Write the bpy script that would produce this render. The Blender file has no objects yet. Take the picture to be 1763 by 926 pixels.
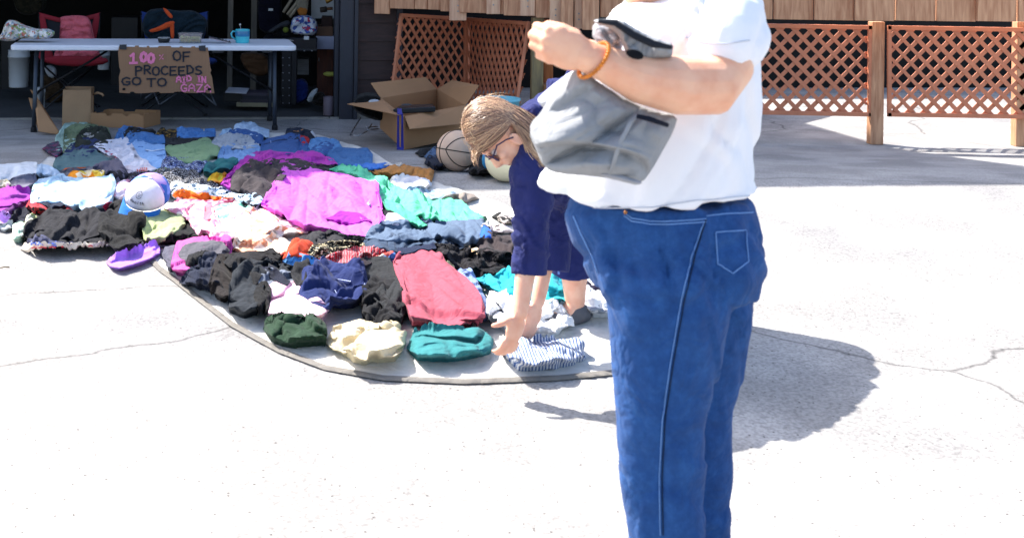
import bpy, math, random
import numpy as np
from mathutils import Vector, Matrix
R = math.radians
C = bpy.context.scene
COL = C.collection
random.seed(5)
rng = np.random.RandomState(7)

# ------------------------------------------------------------------ camera, light, exposure
F, PX, PY, ROLL, CH = 2050.0, 600.0, -92.0, R(.8), 1.62
cd = bpy.data.cameras.new('camera')
cam = bpy.data.objects.new('camera', cd); COL.objects.link(cam); C.camera = cam
cam.location = (0, 0, CH); cam.rotation_euler = (R(90), -ROLL, 0)
cd.sensor_width = 36; cd.lens = 36*F/1763
cd.shift_x = (881.5-PX)/1763; cd.shift_y = -(463-PY)/1763
cd.clip_start = .05; cd.clip_end = 2000
cd.dof.use_dof = True; cd.dof.focus_distance = 6.3; cd.dof.aperture_fstop = 7.0

SUN = Vector((-.50, .45, .75)).normalized()          # towards the sun
elev = math.asin(SUN.z); azim = math.atan2(SUN.x, SUN.y)
w = bpy.data.worlds.new('World'); C.world = w; w.use_nodes = True
nt = w.node_tree; bg = nt.nodes['Background']; sk = nt.nodes.new('ShaderNodeTexSky')
sk.sky_type = 'NISHITA'; sk.sun_disc = False; sk.sun_elevation = elev; sk.sun_rotation = azim
sk.air_density = 1.0; sk.dust_density = 2.5; sk.ozone_density = .6
nt.links.new(sk.outputs[0], bg.inputs[0]); bg.inputs[1].default_value = .15
sl = bpy.data.lights.new('sun', 'SUN'); sl.energy = 4.6; sl.angle = R(.5); sl.color = (1, .955, .88)
so = bpy.data.objects.new('sun', sl); COL.objects.link(so)
so.rotation_euler = SUN.to_track_quat('Z', 'Y').to_euler(); so.location = (0, 0, 20)
C.view_settings.view_transform = 'Standard'; C.view_settings.look = 'None'
C.view_settings.exposure = 1.35; C.view_settings.gamma = 1
C.render.engine = 'CYCLES'

# ------------------------------------------------------------------ geometry of the place
def unroll(px, py):
    dx = px-PX; dy = py-PY; c, s = math.cos(ROLL), math.sin(ROLL)
    return dx*c+dy*s, -dx*s+dy*c
def P(px, py, D):                                      # the point of the place at depth D metres
    x, y = unroll(px, py)
    return Vector((x*D/F, D, CH-y*D/F))
def zg(Y):                                             # the driveway dips towards the garage
    t = np.clip((10.0-np.asarray(Y, dtype=float))/3.1, 0, 1)
    return .30*(.25*t*t*(3-2*t)+.75*t)
def G(px, py, h=0.0):
    x, y = unroll(px, py)
    lo, hi = .8, 60.0
    for _ in range(50):
        m = (lo+hi)/2
        if CH-y*m/F > float(zg(m))+h: lo = m
        else: hi = m
    return Vector((x*lo/F, lo, CH-y*lo/F))

# ------------------------------------------------------------------ noise
def vn(x, y, seed=0):
    xi = np.floor(x).astype(np.int64); yi = np.floor(y).astype(np.int64)
    xf = x-xi; yf = y-yi
    def h(a, b):
        n = (a*374761393+b*668265263+seed*1442695041) & 0xffffffff
        n = ((n ^ (n >> 13))*1274126177) & 0xffffffff
        return ((n ^ (n >> 16)) & 0xffff)/65535.0
    u = xf*xf*xf*(xf*(xf*6-15)+10); v = yf*yf*yf*(yf*(yf*6-15)+10)
    return (h(xi, yi)*(1-u)+h(xi+1, yi)*u)*(1-v)+(h(xi, yi+1)*(1-u)+h(xi+1, yi+1)*u)*v
def fbm(x, y, seed=0, o=3):
    s = 0; a = .5
    for k in range(o):
        s = s+a*vn(x*2**k, y*2**k, seed+k*17); a *= .5
    return s
def folds(x, y, ang=0., wl=.06, seed=0, aniso=3.2, sharp=.5):
    c, s = math.cos(ang), math.sin(ang)
    u = (x*c+y*s)/wl; v = (-x*s+y*c)/(wl*aniso)
    wu = u+1.7*(fbm(u*.35, v*.55, seed+3)-.5)*2; wv = v+.9*(fbm(u*.4, v*.4, seed+9)-.5)*2
    n = vn(wu, wv, seed); b = np.clip(np.abs(2*n-1)*1.25, 0, 1)
    n2 = vn(wu*2.1+5, wv*1.8, seed+5); b2 = np.clip(np.abs(2*n2-1)*1.25, 0, 1)
    return b**(.55+sharp*1.1)+.35*b2-.6

def layers(x, y, ang=0., wl=.2, seed=0, aniso=2.2, K=5.):
    """folded-over cloth: slow rises that end in a crisp edge"""
    c, s = math.cos(ang), math.sin(ang); u = (x*c+y*s)/wl; v = (-x*s+y*c)/(wl*aniso)
    n = .75*vn(u+.8*(vn(u*1.3, v*1.5, seed+2)-.5), v, seed)+.25*vn(u*2.3, v*2.3, seed+1)+.10*u
    f = np.mod(n*K, 1.); k = np.clip((f-.88)/.12, 0, 1); return f*(1-k*k*(3-2*k))-.42

# ------------------------------------------------------------------ objects
WL = {}
def tag(o, label=None, cat=None, group=None, kind=None):
    if label: o['label'] = label
    if cat: o['category'] = cat
    if group: o['group'] = group
    if kind: o['kind'] = kind
    return o
def thing(name, label, cat, loc=(0, 0, 0), group=None):
    o = bpy.data.objects.new(name, None); COL.objects.link(o); o.empty_display_size = .1
    o.location = loc; WL[o] = Vector(loc)
    return tag(o, label, cat, group)
def link(name, me, mat, parent=None, smooth=True):
    o = bpy.data.objects.new(name, me); COL.objects.link(o)
    if parent is None:
        n = len(me.vertices); co = np.empty(n*3); me.vertices.foreach_get('co', co); co = co.reshape(-1, 3)
        L = Vector(((co[:, 0].min()+co[:, 0].max())/2, (co[:, 1].min()+co[:, 1].max())/2, co[:, 2].min()))
        o.location = L
    else:
        L = WL[parent]; o.parent = parent
        if parent.type == 'MESH': o.location = (0, 0, 0)
    me.transform(Matrix.Translation(-L)); WL[o] = L
    for m in (mat if isinstance(mat, (list, tuple)) else [mat]): me.materials.append(m)
    if smooth: me.polygons.foreach_set('use_smooth', [True]*len(me.polygons))
    me.update()
    return o
def rot(ax, a): return Matrix.Rotation(a, 3, ax)
class MB:
    def __init__(s): s.v = []; s.f = []; s.mi = []
    def add(s, v, f, mi=0):
        n = len(s.v); s.v += [tuple(p) for p in v]; s.f += [tuple(i+n for i in q) for q in f]; s.mi += [mi]*len(f)
        return s
    def box(s, c, d, M=None, mi=0, taper=1.0):
        c = Vector(c); v = []
        for z in (-.5, .5):
            k = taper if z > 0 else 1
            for x, y in ((-.5, -.5), (.5, -.5), (.5, .5), (-.5, .5)):
                p = Vector((x*d[0]*k, y*d[1]*k, z*d[2]))
                if M is not None: p = M@p
                v.append(c+p)
        return s.add(v, [(3, 2, 1, 0), (4, 5, 6, 7), (0, 1, 5, 4), (1, 2, 6, 5), (2, 3, 7, 6), (3, 0, 4, 7)], mi)
    def hexa(s, a, b, mi=0):                              # two quads, bottom and top
        return s.add(list(a)+list(b), [(3, 2, 1, 0), (4, 5, 6, 7), (0, 1, 5, 4), (1, 2, 6, 5), (2, 3, 7, 6), (3, 0, 4, 7)], mi)
    def slab(s, q, th, mi=0):                              # a quad given thickness along its normal
        q = [Vector(p) for p in q]; n = (q[1]-q[0]).cross(q[3]-q[0]).normalized()*th
        return s.hexa(q, [p+n for p in q], mi)
    def poly(s, pts, th, mi=0):
        pts = [Vector(p) for p in pts]; n = Vector((0, 0, 0))
        for i in range(len(pts)): n += (pts[i]-pts[0]).cross(pts[(i+1) % len(pts)]-pts[0])
        n = n.normalized()*th; k = len(pts)
        f = [tuple(range(k))[::-1], tuple(range(k, 2*k))]+[(i, (i+1) % k, k+(i+1) % k, k+i) for i in range(k)]
        return s.add(pts+[p+n for p in pts], f, mi)
    def tube(s, pts, r, n=10, ell=None, mi=0, ref=(0, 0, 1), cap=True):
        pts = [Vector(p) for p in pts]; k = len(pts)
        rr = r if isinstance(r, (list, tuple)) else [r]*k
        v = []; f = []; prev = None
        for i, p in enumerate(pts):
            t = (pts[min(i+1, k-1)]-pts[max(i-1, 0)]).normalized()
            if prev is None:
                a = Vector(ref)
                if abs(a.dot(t)) > .95: a = Vector((1, 0, 0))
                a = (a-t*a.dot(t)).normalized()
            else: a = (prev-t*prev.dot(t)).normalized()
            prev = a; b = t.cross(a)
            e = ell[i] if isinstance(ell, (list, tuple)) else (ell or 1)
            for j in range(n):
                an = 2*math.pi*j/n
                v.append(p+a*math.cos(an)*rr[i]+b*math.sin(an)*rr[i]*e)
        for i in range(k-1):
            for j in range(n): f.append((i*n+j, i*n+(j+1) % n, (i+1)*n+(j+1) % n, (i+1)*n+j))
        if cap: f += [tuple(range(n))[::-1], tuple(range((k-1)*n, k*n))]
        return s.add(v, f, mi)
    def ellip(s, c, ax, n=16, mi=0):                       # ax: three Vectors (semi-axes)
        c = Vector(c); v = [c+ax[2]]; f = []; m = n//2
        for i in range(1, m):
            th = math.pi*i/m
            for j in range(n):
                ph = 2*math.pi*j/n
                v.append(c+ax[0]*math.sin(th)*math.cos(ph)+ax[1]*math.sin(th)*math.sin(ph)+ax[2]*math.cos(th))
        v.append(c-ax[2])
        for j in range(n):
            f.append((0, 1+j, 1+(j+1) % n)); f.append((len(v)-1, 1+(m-2)*n+(j+1) % n, 1+(m-2)*n+j))
            for i in range(m-2): f.append((1+i*n+j, 1+(i+1)*n+j, 1+(i+1)*n+(j+1) % n, 1+i*n+(j+1) % n))
        return s.add(v, f, mi)
    def lathe(s, base, prof, n=28, mi=0, axis=None):
        base = Vector(base); M = axis if axis is not None else Matrix.Identity(3); v = []; f = []
        for r, z in prof:
            for j in range(n):
                a = 2*math.pi*j/n; v.append(base+M@Vector((r*math.cos(a), r*math.sin(a), z)))
        for i in range(len(prof)-1):
            for j in range(n): f.append((i*n+j, i*n+(j+1) % n, (i+1)*n+(j+1) % n, (i+1)*n+j))
        return s.add(v, f, mi)
    def mesh(s, name):
        me = bpy.data.meshes.new(name); me.from_pydata(s.v, [], s.f); me.update()
        me.polygons.foreach_set('material_index', s.mi)
        return me
    def build(s, name, mat, parent=None, smooth=False, bevel=0, solid=0, auto=False):
        o = link(name, s.mesh(name), mat, parent, smooth)
        if solid:
            m = o.modifiers.new('t', 'SOLIDIFY'); m.thickness = solid; m.offset = 0
        if bevel:
            m = o.modifiers.new('b', 'BEVEL'); m.width = bevel; m.segments = 2; m.limit_method = 'ANGLE'; m.angle_limit = R(40)
        return o
def remesh(mb, voxel, smooth=4, disp=None):
    me = mb.mesh('tmp'); o = bpy.data.objects.new('tmp', me); COL.objects.link(o)
    m = o.modifiers.new('r', 'REMESH'); m.mode = 'VOXEL'; m.voxel_size = voxel
    if smooth:
        m = o.modifiers.new('s', 'SMOOTH'); m.factor = .6; m.iterations = smooth
    dg = bpy.context.evaluated_depsgraph_get(); ev = o.evaluated_get(dg)
    out = bpy.data.meshes.new_from_object(ev); bpy.data.objects.remove(o)
    if disp is not None:
        n = len(out.vertices); co = np.empty(n*3); no = np.empty(n*3)
        out.vertices.foreach_get('co', co); out.vertices.foreach_get('normal', no)
        co = co.reshape(-1, 3); no = no.reshape(-1, 3)
        co = disp(co, no); out.vertices.foreach_set('co', co.astype(np.float32).ravel()); out.update()
    return out

# ------------------------------------------------------------------ materials
MC = {}
def srgb(c):
    if isinstance(c, str): c = [int(c[i:i+2], 16)/255 for i in (0, 2, 4)]
    return tuple((x/12.92 if x <= .04045 else ((x+.055)/1.055)**2.4) for x in c)+(1,)
def base_mat(name):
    m = bpy.data.materials.new(name); m.use_nodes = True
    return m, m.node_tree, m.node_tree.nodes['Principled BSDF']
def mat(name, col, rough=.6, metal=0, var=.15, scale=8, bump=0, bscale=60, spec=.4, trans=0, streak=None, coat=0):
    key = ('m', name, col, rough)
    if key in MC: return MC[key]
    m, t, b = base_mat(name); N = t.nodes.new; L = t.links.new
    c = srgb(col)
    tc = N('ShaderNodeTexCoord'); nz = N('ShaderNodeTexNoise'); nz.inputs['Scale'].default_value = scale; nz.inputs['Detail'].default_value = 6
    mp = N('ShaderNodeMapping'); L(tc.outputs['Object'], mp.inputs[0]); L(mp.outputs[0], nz.inputs['Vector'])
    if streak: mp.inputs['Scale'].default_value = streak
    r = N('ShaderNodeMapRange'); r.inputs['From Min'].default_value = .3; r.inputs['From Max'].default_value = .7
    r.inputs['To Min'].default_value = 1-var; r.inputs['To Max'].default_value = 1+var
    L(nz.outputs['Fac'], r.inputs['Value'])
    mx = N('ShaderNodeMix'); mx.data_type = 'RGBA'; mx.blend_type = 'MULTIPLY'; mx.inputs['Factor'].default_value = 1
    mx.inputs[6].default_value = c; cc = N('ShaderNodeCombineColor')
    for i in range(3): L(r.outputs[0], cc.inputs[i])
    L(cc.outputs[0], mx.inputs[7]); L(mx.outputs[2], b.inputs['Base Color'])
    rr = N('ShaderNodeMapRange'); rr.inputs['To Min'].default_value = max(.05, rough-.12); rr.inputs['To Max'].default_value = min(1, rough+.12)
    L(nz.outputs['Fac'], rr.inputs['Value']); L(rr.outputs[0], b.inputs['Roughness'])
    b.inputs['Metallic'].default_value = metal; b.inputs['Specular IOR Level'].default_value = spec
    b.inputs['Transmission Weight'].default_value = trans; b.inputs['Coat Weight'].default_value = coat
    if bump:
        n2 = N('ShaderNodeTexNoise'); n2.inputs['Scale'].default_value = bscale; n2.inputs['Detail'].default_value = 5
        L(mp.outputs[0], n2.inputs['Vector'])
        bp = N('ShaderNodeBump'); bp.inputs['Strength'].default_value = bump; bp.inputs['Distance'].default_value = .004
        L(n2.outputs['Fac'], bp.inputs['Height']); L(bp.outputs[0], b.inputs['Normal'])
    MC[key] = m; return m
def fabric(name, cols, pat='plain', scale=1.0, rough=.9, sheen=.05, wr=.5):
    """cloth: cols = one or more hex colours; pat chooses how they are mixed"""
    if isinstance(cols, str): cols = (cols,)
    key = ('f', name, cols, pat, scale)
    if key in MC: return MC[key]
    m, t, b = base_mat(name); N = t.nodes.new; L = t.links.new
    tc = N('ShaderNodeTexCoord'); mp = N('ShaderNodeMapping'); L(tc.outputs['Object'], mp.inputs[0])
    src = mp.outputs[0]
    def noise(sc, det=3, rg=.6):
        n = N('ShaderNodeTexNoise'); n.inputs['Scale'].default_value = sc; n.inputs['Detail'].default_value = det
        n.inputs['Roughness'].default_value = rg; L(src, n.inputs['Vector']); return n
    def ramp(fac, stops, const=False):
        r = N('ShaderNodeValToRGB'); cr = r.color_ramp
        if const: cr.interpolation = 'CONSTANT'
        while len(cr.elements) < len(stops): cr.elements.new(.5)
        for e, (p, c) in zip(cr.elements, stops): e.position = p; e.color = srgb(c)
        L(fac, r.inputs[0]); return r.outputs[0]
    k = len(cols)
    if pat == 'plain' or k == 1:
        n = noise(14, 5)
        c0 = srgb(cols[0]); lo = tuple(x*.88 for x in c0[:3])+(1,); hi = tuple(min(1, x*1.06) for x in c0[:3])+(1,)
        r = N('ShaderNodeValToRGB'); r.color_ramp.elements[0].position = .35; r.color_ramp.elements[0].color = lo
        r.color_ramp.elements[1].position = .65; r.color_ramp.elements[1].color = hi
        L(n.outputs['Fac'], r.inputs[0]); out = r.outputs[0]
    elif pat == 'denim':
        n = noise(26, 8, .75)
        out = ramp(n.outputs['Fac'], [(.25, cols[0]), (.5, cols[1]), (.75, cols[-1])])
    elif pat in ('floral', 'camo'):
        v = N('ShaderNodeTexVoronoi'); v.inputs['Scale'].default_value = 38*scale; v.inputs['Randomness'].default_value = 1
        n = noise(20*scale, 2); mx = N('ShaderNodeMix'); mx.data_type = 'RGBA'; mx.inputs['Factor'].default_value = .06 if pat == 'floral' else .25
        L(src, mx.inputs[6]); L(n.outputs['Color'], mx.inputs[7]); L(mx.outputs[2], v.inputs['Vector'])
        sc = N('ShaderNodeSeparateColor'); L(v.outputs['Color'], sc.inputs[0])
        wts = [0]+[.42+.5*i/(k-1) for i in range(k-1)] if pat == 'floral' else [i/k for i in range(k)]
        out = ramp(sc.outputs[0], list(zip(wts, cols)), True)
    elif pat == 'speckle':
        n = noise(170*scale, 2, .8); out = ramp(n.outputs['Fac'], [(0, cols[0]), (.56, cols[1])]+([(.64, cols[2])] if k > 2 else []), True)
    elif pat in ('stripe', 'plaid'):
        wv = N('ShaderNodeTexWave'); wv.inputs['Scale'].default_value = 14*scale; wv.inputs['Distortion'].default_value = 1.2; wv.inputs['Detail'].default_value = 1
        L(src, wv.inputs['Vector']); out = ramp(wv.outputs['Fac'], [(i/k, c) for i, c in enumerate(cols)], True)
        if pat == 'plaid':
            w2 = N('ShaderNodeTexWave'); w2.bands_direction = 'Y'; w2.inputs['Scale'].default_value = 11*scale; w2.inputs['Distortion'].default_value = 1; L(src, w2.inputs['Vector'])
            o2 = ramp(w2.outputs['Fac'], [(i/k, c) for i, c in enumerate(cols[::-1])], True)
            mx = N('ShaderNodeMix'); mx.data_type = 'RGBA'; mx.inputs['Factor'].default_value = .5
            L(out, mx.inputs[6]); L(o2, mx.inputs[7]); out = mx.outputs[2]
    L(out, b.inputs['Base Color'])
    b.inputs['Roughness'].default_value = rough; b.inputs['Sheen Weight'].default_value = sheen
    b.inputs['Specular IOR Level'].default_value = .15
    n2 = noise(45, 4); n3 = noise(420, 2)
    ad = N('ShaderNodeMath'); ad.operation = 'MULTIPLY_ADD'; L(n3.outputs['Fac'], ad.inputs[0]); ad.inputs[1].default_value = .12; L(n2.outputs['Fac'], ad.inputs[2])
    bp = N('ShaderNodeBump'); bp.inputs['Strength'].default_value = wr; bp.inputs['Distance'].default_value = .006
    L(ad.outputs[0], bp.inputs['Height'])
    n4 = noise(9, 2, .45); n4.inputs['Distortion'].default_value = 1.6            # soft creases
    ab = N('ShaderNodeMath'); ab.operation = 'MULTIPLY_ADD'; L(n4.outputs['Fac'], ab.inputs[0]); ab.inputs[1].default_value = 2; ab.inputs[2].default_value = -1
    a2 = N('ShaderNodeMath'); a2.operation = 'ABSOLUTE'; L(ab.outputs[0], a2.inputs[0])
    b2 = N('ShaderNodeBump'); b2.inputs['Strength'].default_value = min(1, wr*1.2); b2.inputs['Distance'].default_value = .02
    L(a2.outputs[0], b2.inputs['Height']); L(bp.outputs[0], b2.inputs['Normal']); L(b2.outputs[0], b.inputs['Normal'])
    MC[key] = m; return m
def skin(name, col):
    key = ('s', name)
    if key in MC: return MC[key]
    m, t, b = base_mat(name); N = t.nodes.new; L = t.links.new
    n = N('ShaderNodeTexNoise'); n.inputs['Scale'].default_value = 22; n.inputs['Detail'].default_value = 6
    tc = N('ShaderNodeTexCoord'); L(tc.outputs['Object'], n.inputs['Vector'])
    r = N('ShaderNodeValToRGB'); c = srgb(col)
    r.color_ramp.elements[0].position = .35; r.color_ramp.elements[0].color = (c[0]*.92, c[1]*.78, c[2]*.74, 1)
    r.color_ramp.elements[1].position = .62; r.color_ramp.elements[1].color = c
    L(n.outputs['Fac'], r.inputs[0]); L(r.outputs[0], b.inputs['Base Color'])
    b.inputs['Roughness'].default_value = .5; b.inputs['Specular IOR Level'].default_value = .35
    b.inputs['Subsurface Weight'].default_value = .15; b.inputs['Subsurface Radius'].default_value = (.02, .008, .004); b.inputs['Subsurface Scale'].default_value = .6
    bp = N('ShaderNodeBump'); bp.inputs['Strength'].default_value = .25; bp.inputs['Distance'].default_value = .002
    n2 = N('ShaderNodeTexNoise'); n2.inputs['Scale'].default_value = 160; L(tc.outputs['Object'], n2.inputs['Vector'])
    L(n2.outputs['Fac'], bp.inputs['Height']); L(bp.outputs[0], b.inputs['Normal'])
    MC[key] = m; return m
def wood(name, c1, c2, streak=(1, 1, 1), sc=12):
    key = ('w', name)
    if key in MC: return MC[key]
    m, t, b = base_mat(name); N = t.nodes.new; L = t.links.new
    tc = N('ShaderNodeTexCoord'); mp = N('ShaderNodeMapping'); mp.inputs['Scale'].default_value = streak; L(tc.outputs['Object'], mp.inputs[0])
    n = N('ShaderNodeTexNoise'); n.inputs['Scale'].default_value = sc; n.inputs['Detail'].default_value = 8; n.inputs['Distortion'].default_value = .6; L(mp.outputs[0], n.inputs['Vector'])
    r = N('ShaderNodeValToRGB'); r.color_ramp.elements[0].position = .35; r.color_ramp.elements[0].color = srgb(c1)
    r.color_ramp.elements[1].position = .68; r.color_ramp.elements[1].color = srgb(c2)
    L(n.outputs['Fac'], r.inputs[0]); L(r.outputs[0], b.inputs['Base Color']); b.inputs['Roughness'].default_value = .75
    bp = N('ShaderNodeBump'); bp.inputs['Strength'].default_value = .3; bp.inputs['Distance'].default_value = .003; L(n.outputs['Fac'], bp.inputs['Height']); L(bp.outputs[0], b.inputs['Normal'])
    MC[key] = m; return m
def concrete(name, c_lo, c_mid, speck):
    m, t, b = base_mat(name); N = t.nodes.new; L = t.links.new
    tc = N('ShaderNodeTexCoord'); g = tc.outputs['Object']
    def nz(s, d=6):
        n = N('ShaderNodeTexNoise'); n.inputs['Scale'].default_value = s; n.inputs['Detail'].default_value = d; L(g, n.inputs['Vector']); return n.outputs['Fac']
    a = nz(.9); r = N('ShaderNodeValToRGB'); r.color_ramp.elements[0].position = .3; r.color_ramp.elements[0].color = srgb(c_lo)
    r.color_ramp.elements[1].position = .7; r.color_ramp.elements[1].color = srgb(c_mid); L(a, r.inputs[0])
    f = nz(95, 3); r2 = N('ShaderNodeMapRange'); r2.inputs['From Min'].default_value = .3; r2.inputs['From Max'].default_value = .62; r2.inputs['To Min'].default_value = .62; r2.inputs['To Max'].default_value = 1.08; L(f, r2.inputs['Value'])
    mx = N('ShaderNodeMix'); mx.data_type = 'RGBA'; mx.blend_type = 'MULTIPLY'; mx.inputs['Factor'].default_value = 1; L(r.outputs[0], mx.inputs[6])
    cc = N('ShaderNodeCombineColor'); [L(r2.outputs[0], cc.inputs[i]) for i in range(3)]; L(cc.outputs[0], mx.inputs[7])
    v = N('ShaderNodeTexVoronoi'); v.inputs['Scale'].default_value = 52; L(g, v.inputs['Vector'])
    lt = N('ShaderNodeMath'); lt.operation = 'LESS_THAN'; lt.inputs[1].default_value = .17; L(v.outputs['Distance'], lt.inputs[0])
    sc = N('ShaderNodeSeparateColor'); L(v.outputs['Color'], sc.inputs[0]); gt = N('ShaderNodeMath'); gt.operation = 'GREATER_THAN'; gt.inputs[1].default_value = .8; L(sc.outputs[0], gt.inputs[0])
    mu = N('ShaderNodeMath'); mu.operation = 'MULTIPLY'; L(lt.outputs[0], mu.inputs[0]); L(gt.outputs[0], mu.inputs[1])
    m2 = N('ShaderNodeMix'); m2.data_type = 'RGBA'; L(mu.outputs[0], m2.inputs['Factor']); L(mx.outputs[2], m2.inputs[6]); m2.inputs[7].default_value = srgb(speck)
    st = nz(2.6, 9); rs = N('ShaderNodeMapRange'); rs.inputs['From Min'].default_value = .42; rs.inputs['From Max'].default_value = .62; rs.inputs['To Min'].default_value = .72; rs.inputs['To Max'].default_value = 1.0; L(st, rs.inputs['Value'])
    vc = N('ShaderNodeTexVoronoi'); vc.feature = 'DISTANCE_TO_EDGE'; vc.inputs['Scale'].default_value = .42
    nd = N('ShaderNodeTexNoise'); nd.inputs['Scale'].default_value = 1.7; nd.inputs['Detail'].default_value = 8; L(g, nd.inputs['Vector']); md = N('ShaderNodeMix'); md.data_type = 'RGBA'; md.inputs['Factor'].default_value = .28; L(g, md.inputs[6]); L(nd.outputs['Color'], md.inputs[7]); L(md.outputs[2], vc.inputs['Vector'])
    rc = N('ShaderNodeMapRange'); rc.inputs['From Max'].default_value = .0035; rc.inputs['To Min'].default_value = .35; L(vc.outputs['Distance'], rc.inputs['Value'])
    mm = N('ShaderNodeMath'); mm.operation = 'MULTIPLY'; L(rs.outputs[0], mm.inputs[0]); L(rc.outputs[0], mm.inputs[1])
    c3 = N('ShaderNodeCombineColor'); [L(mm.outputs[0], c3.inputs[i]) for i in range(3)]
    m3 = N('ShaderNodeMix'); m3.data_type = 'RGBA'; m3.blend_type = 'MULTIPLY'; m3.inputs['Factor'].default_value = 1; L(m2.outputs[2], m3.inputs[6]); L(c3.outputs[0], m3.inputs[7])
    L(m3.outputs[2], b.inputs['Base Color']); b.inputs['Roughness'].default_value = .9
    bp = N('ShaderNodeBump'); bp.inputs['Strength'].default_value = .6; bp.inputs['Distance'].default_value = .004; L(f, bp.inputs['Height']); L(bp.outputs[0], b.inputs['Normal'])
    return m

# ------------------------------------------------------------------ ground and house
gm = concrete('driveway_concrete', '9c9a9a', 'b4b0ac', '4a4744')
ys = [-60, -6, 0, 2, 4, 5.5, 6.6]+list(np.linspace(6.8, 10.1, 23))+[10.6, 14, 30, 400]
xs = [-400, -60, -12, -6, -3, 0, 3, 6, 12, 60, 400]
b = MB(); nx = len(xs)
for y in ys:
    for x in xs: b.v.append((x, y, float(zg(y))-(0 if y < 11.4 else .02)))
for j in range(len(ys)-1):
    for i in range(nx-1): b.f.append((j*nx+i, j*nx+i+1, (j+1)*nx+i+1, (j+1)*nx+i)); b.mi.append(0)
me = b.mesh('driveway'); tag(link('driveway', me, gm), kind='structure')

A = G(0, 205); B_ = G(611, 203)                          # foot of the garage front
E_ = (B_-A); E_.z = 0; E_.normalize(); IN = Vector((-E_.y, E_.x, 0))   # along the front, into the garage
UP = Vector((0, 0, 1)); HM = Matrix((E_, IN, UP)).transposed()
def H(s, d, z): return B_+E_*s+IN*d+UP*z                 # s along the front from the post's right edge, d inwards
B_.z = 0
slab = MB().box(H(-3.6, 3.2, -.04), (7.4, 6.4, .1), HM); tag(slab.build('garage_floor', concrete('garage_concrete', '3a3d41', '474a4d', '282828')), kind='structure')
rng2 = random.Random(3)
b = MB()                                                 # worn lip where slab meets driveway
for k in range(46):
    s = -3.9+k*.086; b.box(H(s+rng2.uniform(-.01, .01), -.03+rng2.uniform(-.008, .008), .004), (.095, .05+rng2.uniform(0, .02), .016), HM)
tag(b.build('threshold_strip', mat('worn_lip', '8b8780', .9, bump=.6), bevel=.004), kind='structure')

house = thing('house', 'dark brown boarded house with an open garage full of clutter', 'house', H(0, 0, 0))
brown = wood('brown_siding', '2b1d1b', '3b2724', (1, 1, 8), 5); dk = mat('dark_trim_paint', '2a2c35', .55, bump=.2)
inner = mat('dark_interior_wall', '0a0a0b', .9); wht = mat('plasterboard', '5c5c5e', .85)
b = MB(); b.box(H(-3.3, -.01, 3.52), (8.2, .2, 2.7), HM); b.box(H(.94, .3, 3.52), (.5, .2, 2.7), HM)
b.build('upper_wall', brown, house)  # unseen upper storey, extended to block the sun over the driveway
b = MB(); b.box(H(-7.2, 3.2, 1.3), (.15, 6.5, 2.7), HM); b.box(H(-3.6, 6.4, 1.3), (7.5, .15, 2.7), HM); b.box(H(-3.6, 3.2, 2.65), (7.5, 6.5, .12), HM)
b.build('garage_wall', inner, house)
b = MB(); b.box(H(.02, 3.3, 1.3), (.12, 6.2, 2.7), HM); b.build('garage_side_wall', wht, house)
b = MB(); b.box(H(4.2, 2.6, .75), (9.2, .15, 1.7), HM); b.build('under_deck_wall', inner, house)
b = MB(); b.box(H(-.095, 0, 1.2), (.13, .16, 2.42), HM); b.box(H(-.182, .03, 1.2), (.04, .1, 2.42), HM); b.box(H(-.01, -.012, 1.2), (.035, .19, 2.42), HM)
b.build('door_post', dk, house, bevel=.004)
for k in range(8):                                       # lapped boards right of the post
    z = .19+k*.178; q = MB(); M2 = HM@rot('X', R(-3.5)); q.box(H(.21, -.035, z+.09), (.43, .022, .184), M2); q.build('siding_board', brown, house, bevel=.002)
MB().box(H(.25, .0, .09), (.5, .1, .2), HM).build('foundation', mat('old_cement', '77756f', .9, bump=.5), house)
MB().box(H(.405, -.03, .75), (.055, .09, 1.2), HM).build('corner_trim', dk, house, bevel=.003)
b = MB(); b.box(H(.18, 3.4, 3.8), (.12, 6.2, 5.5), HM)
b.build('shade_gable', brown, house)  # unseen side wall, its edge set for where the sun gets past
for z, d, s, L_ in ((6.72, 3, -3.72, 8.0),): MB().box(H(s, d, z), (L_, 6.9, .1), HM@rot('X', R(0))).build('shade_roof', mat('roof_felt', '3a3836', .9), house)  # unseen sun blocker, height and right edge set for the house shadow

# ------------------------------------------------------------------ deck with lattice
deckw = wood('cedar_boards', 'a87656', 'cc9c78', (6, 6, .7), 6); deckw2 = wood('pale_sunlit_wood', 'c09478', 'ddb796', (6, 6, .7), 5)  # battens in paler wood, its colour also carries the sunlight on them
latm = mat('red_brown_lattice_paint', 'c27a5a', .6, var=.12, bump=.2)
deck = thing('deck', 'raised cedar deck edge with boards and pale battens above the lattice', 'deck', H(2, 0, 1))
LT = {685: 11.25, 805: 12.1, 917: 10.35}
def seg(p0, D0, p1, D1, px): return D0+(D1-D0)*(px-p0)/(p1-p0)
def fD(px): return seg(645, 11.15, 930, 10.15, px) if px < 930 else max(9.7, seg(930, 10.15, 1100, 10.05, px))
edges = [(644, 670, 24, 0), (671, 713, 15, .05), (714, 735, 16, .03), (736, 757, 17, .06), (758, 790, 20, .05), (791, 838, 22, .06), (839, 866, 24, .06), (867, 896, 27, .06), (897, 922, 28, .06), (923, 947, 31, .05)]
for x0, x1, yb, d in edges:
    D = fD((x0+x1)/2)+d; a, c = P(x0, yb, D), P(x1, yb, fD(x1)+d)
    c.z = a.z; b = MB(); up = Vector((0, 0, .42)); b.slab([a, c, c+up, a+up], -.03); b.build('board', deckw, deck, bevel=.004)
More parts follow.
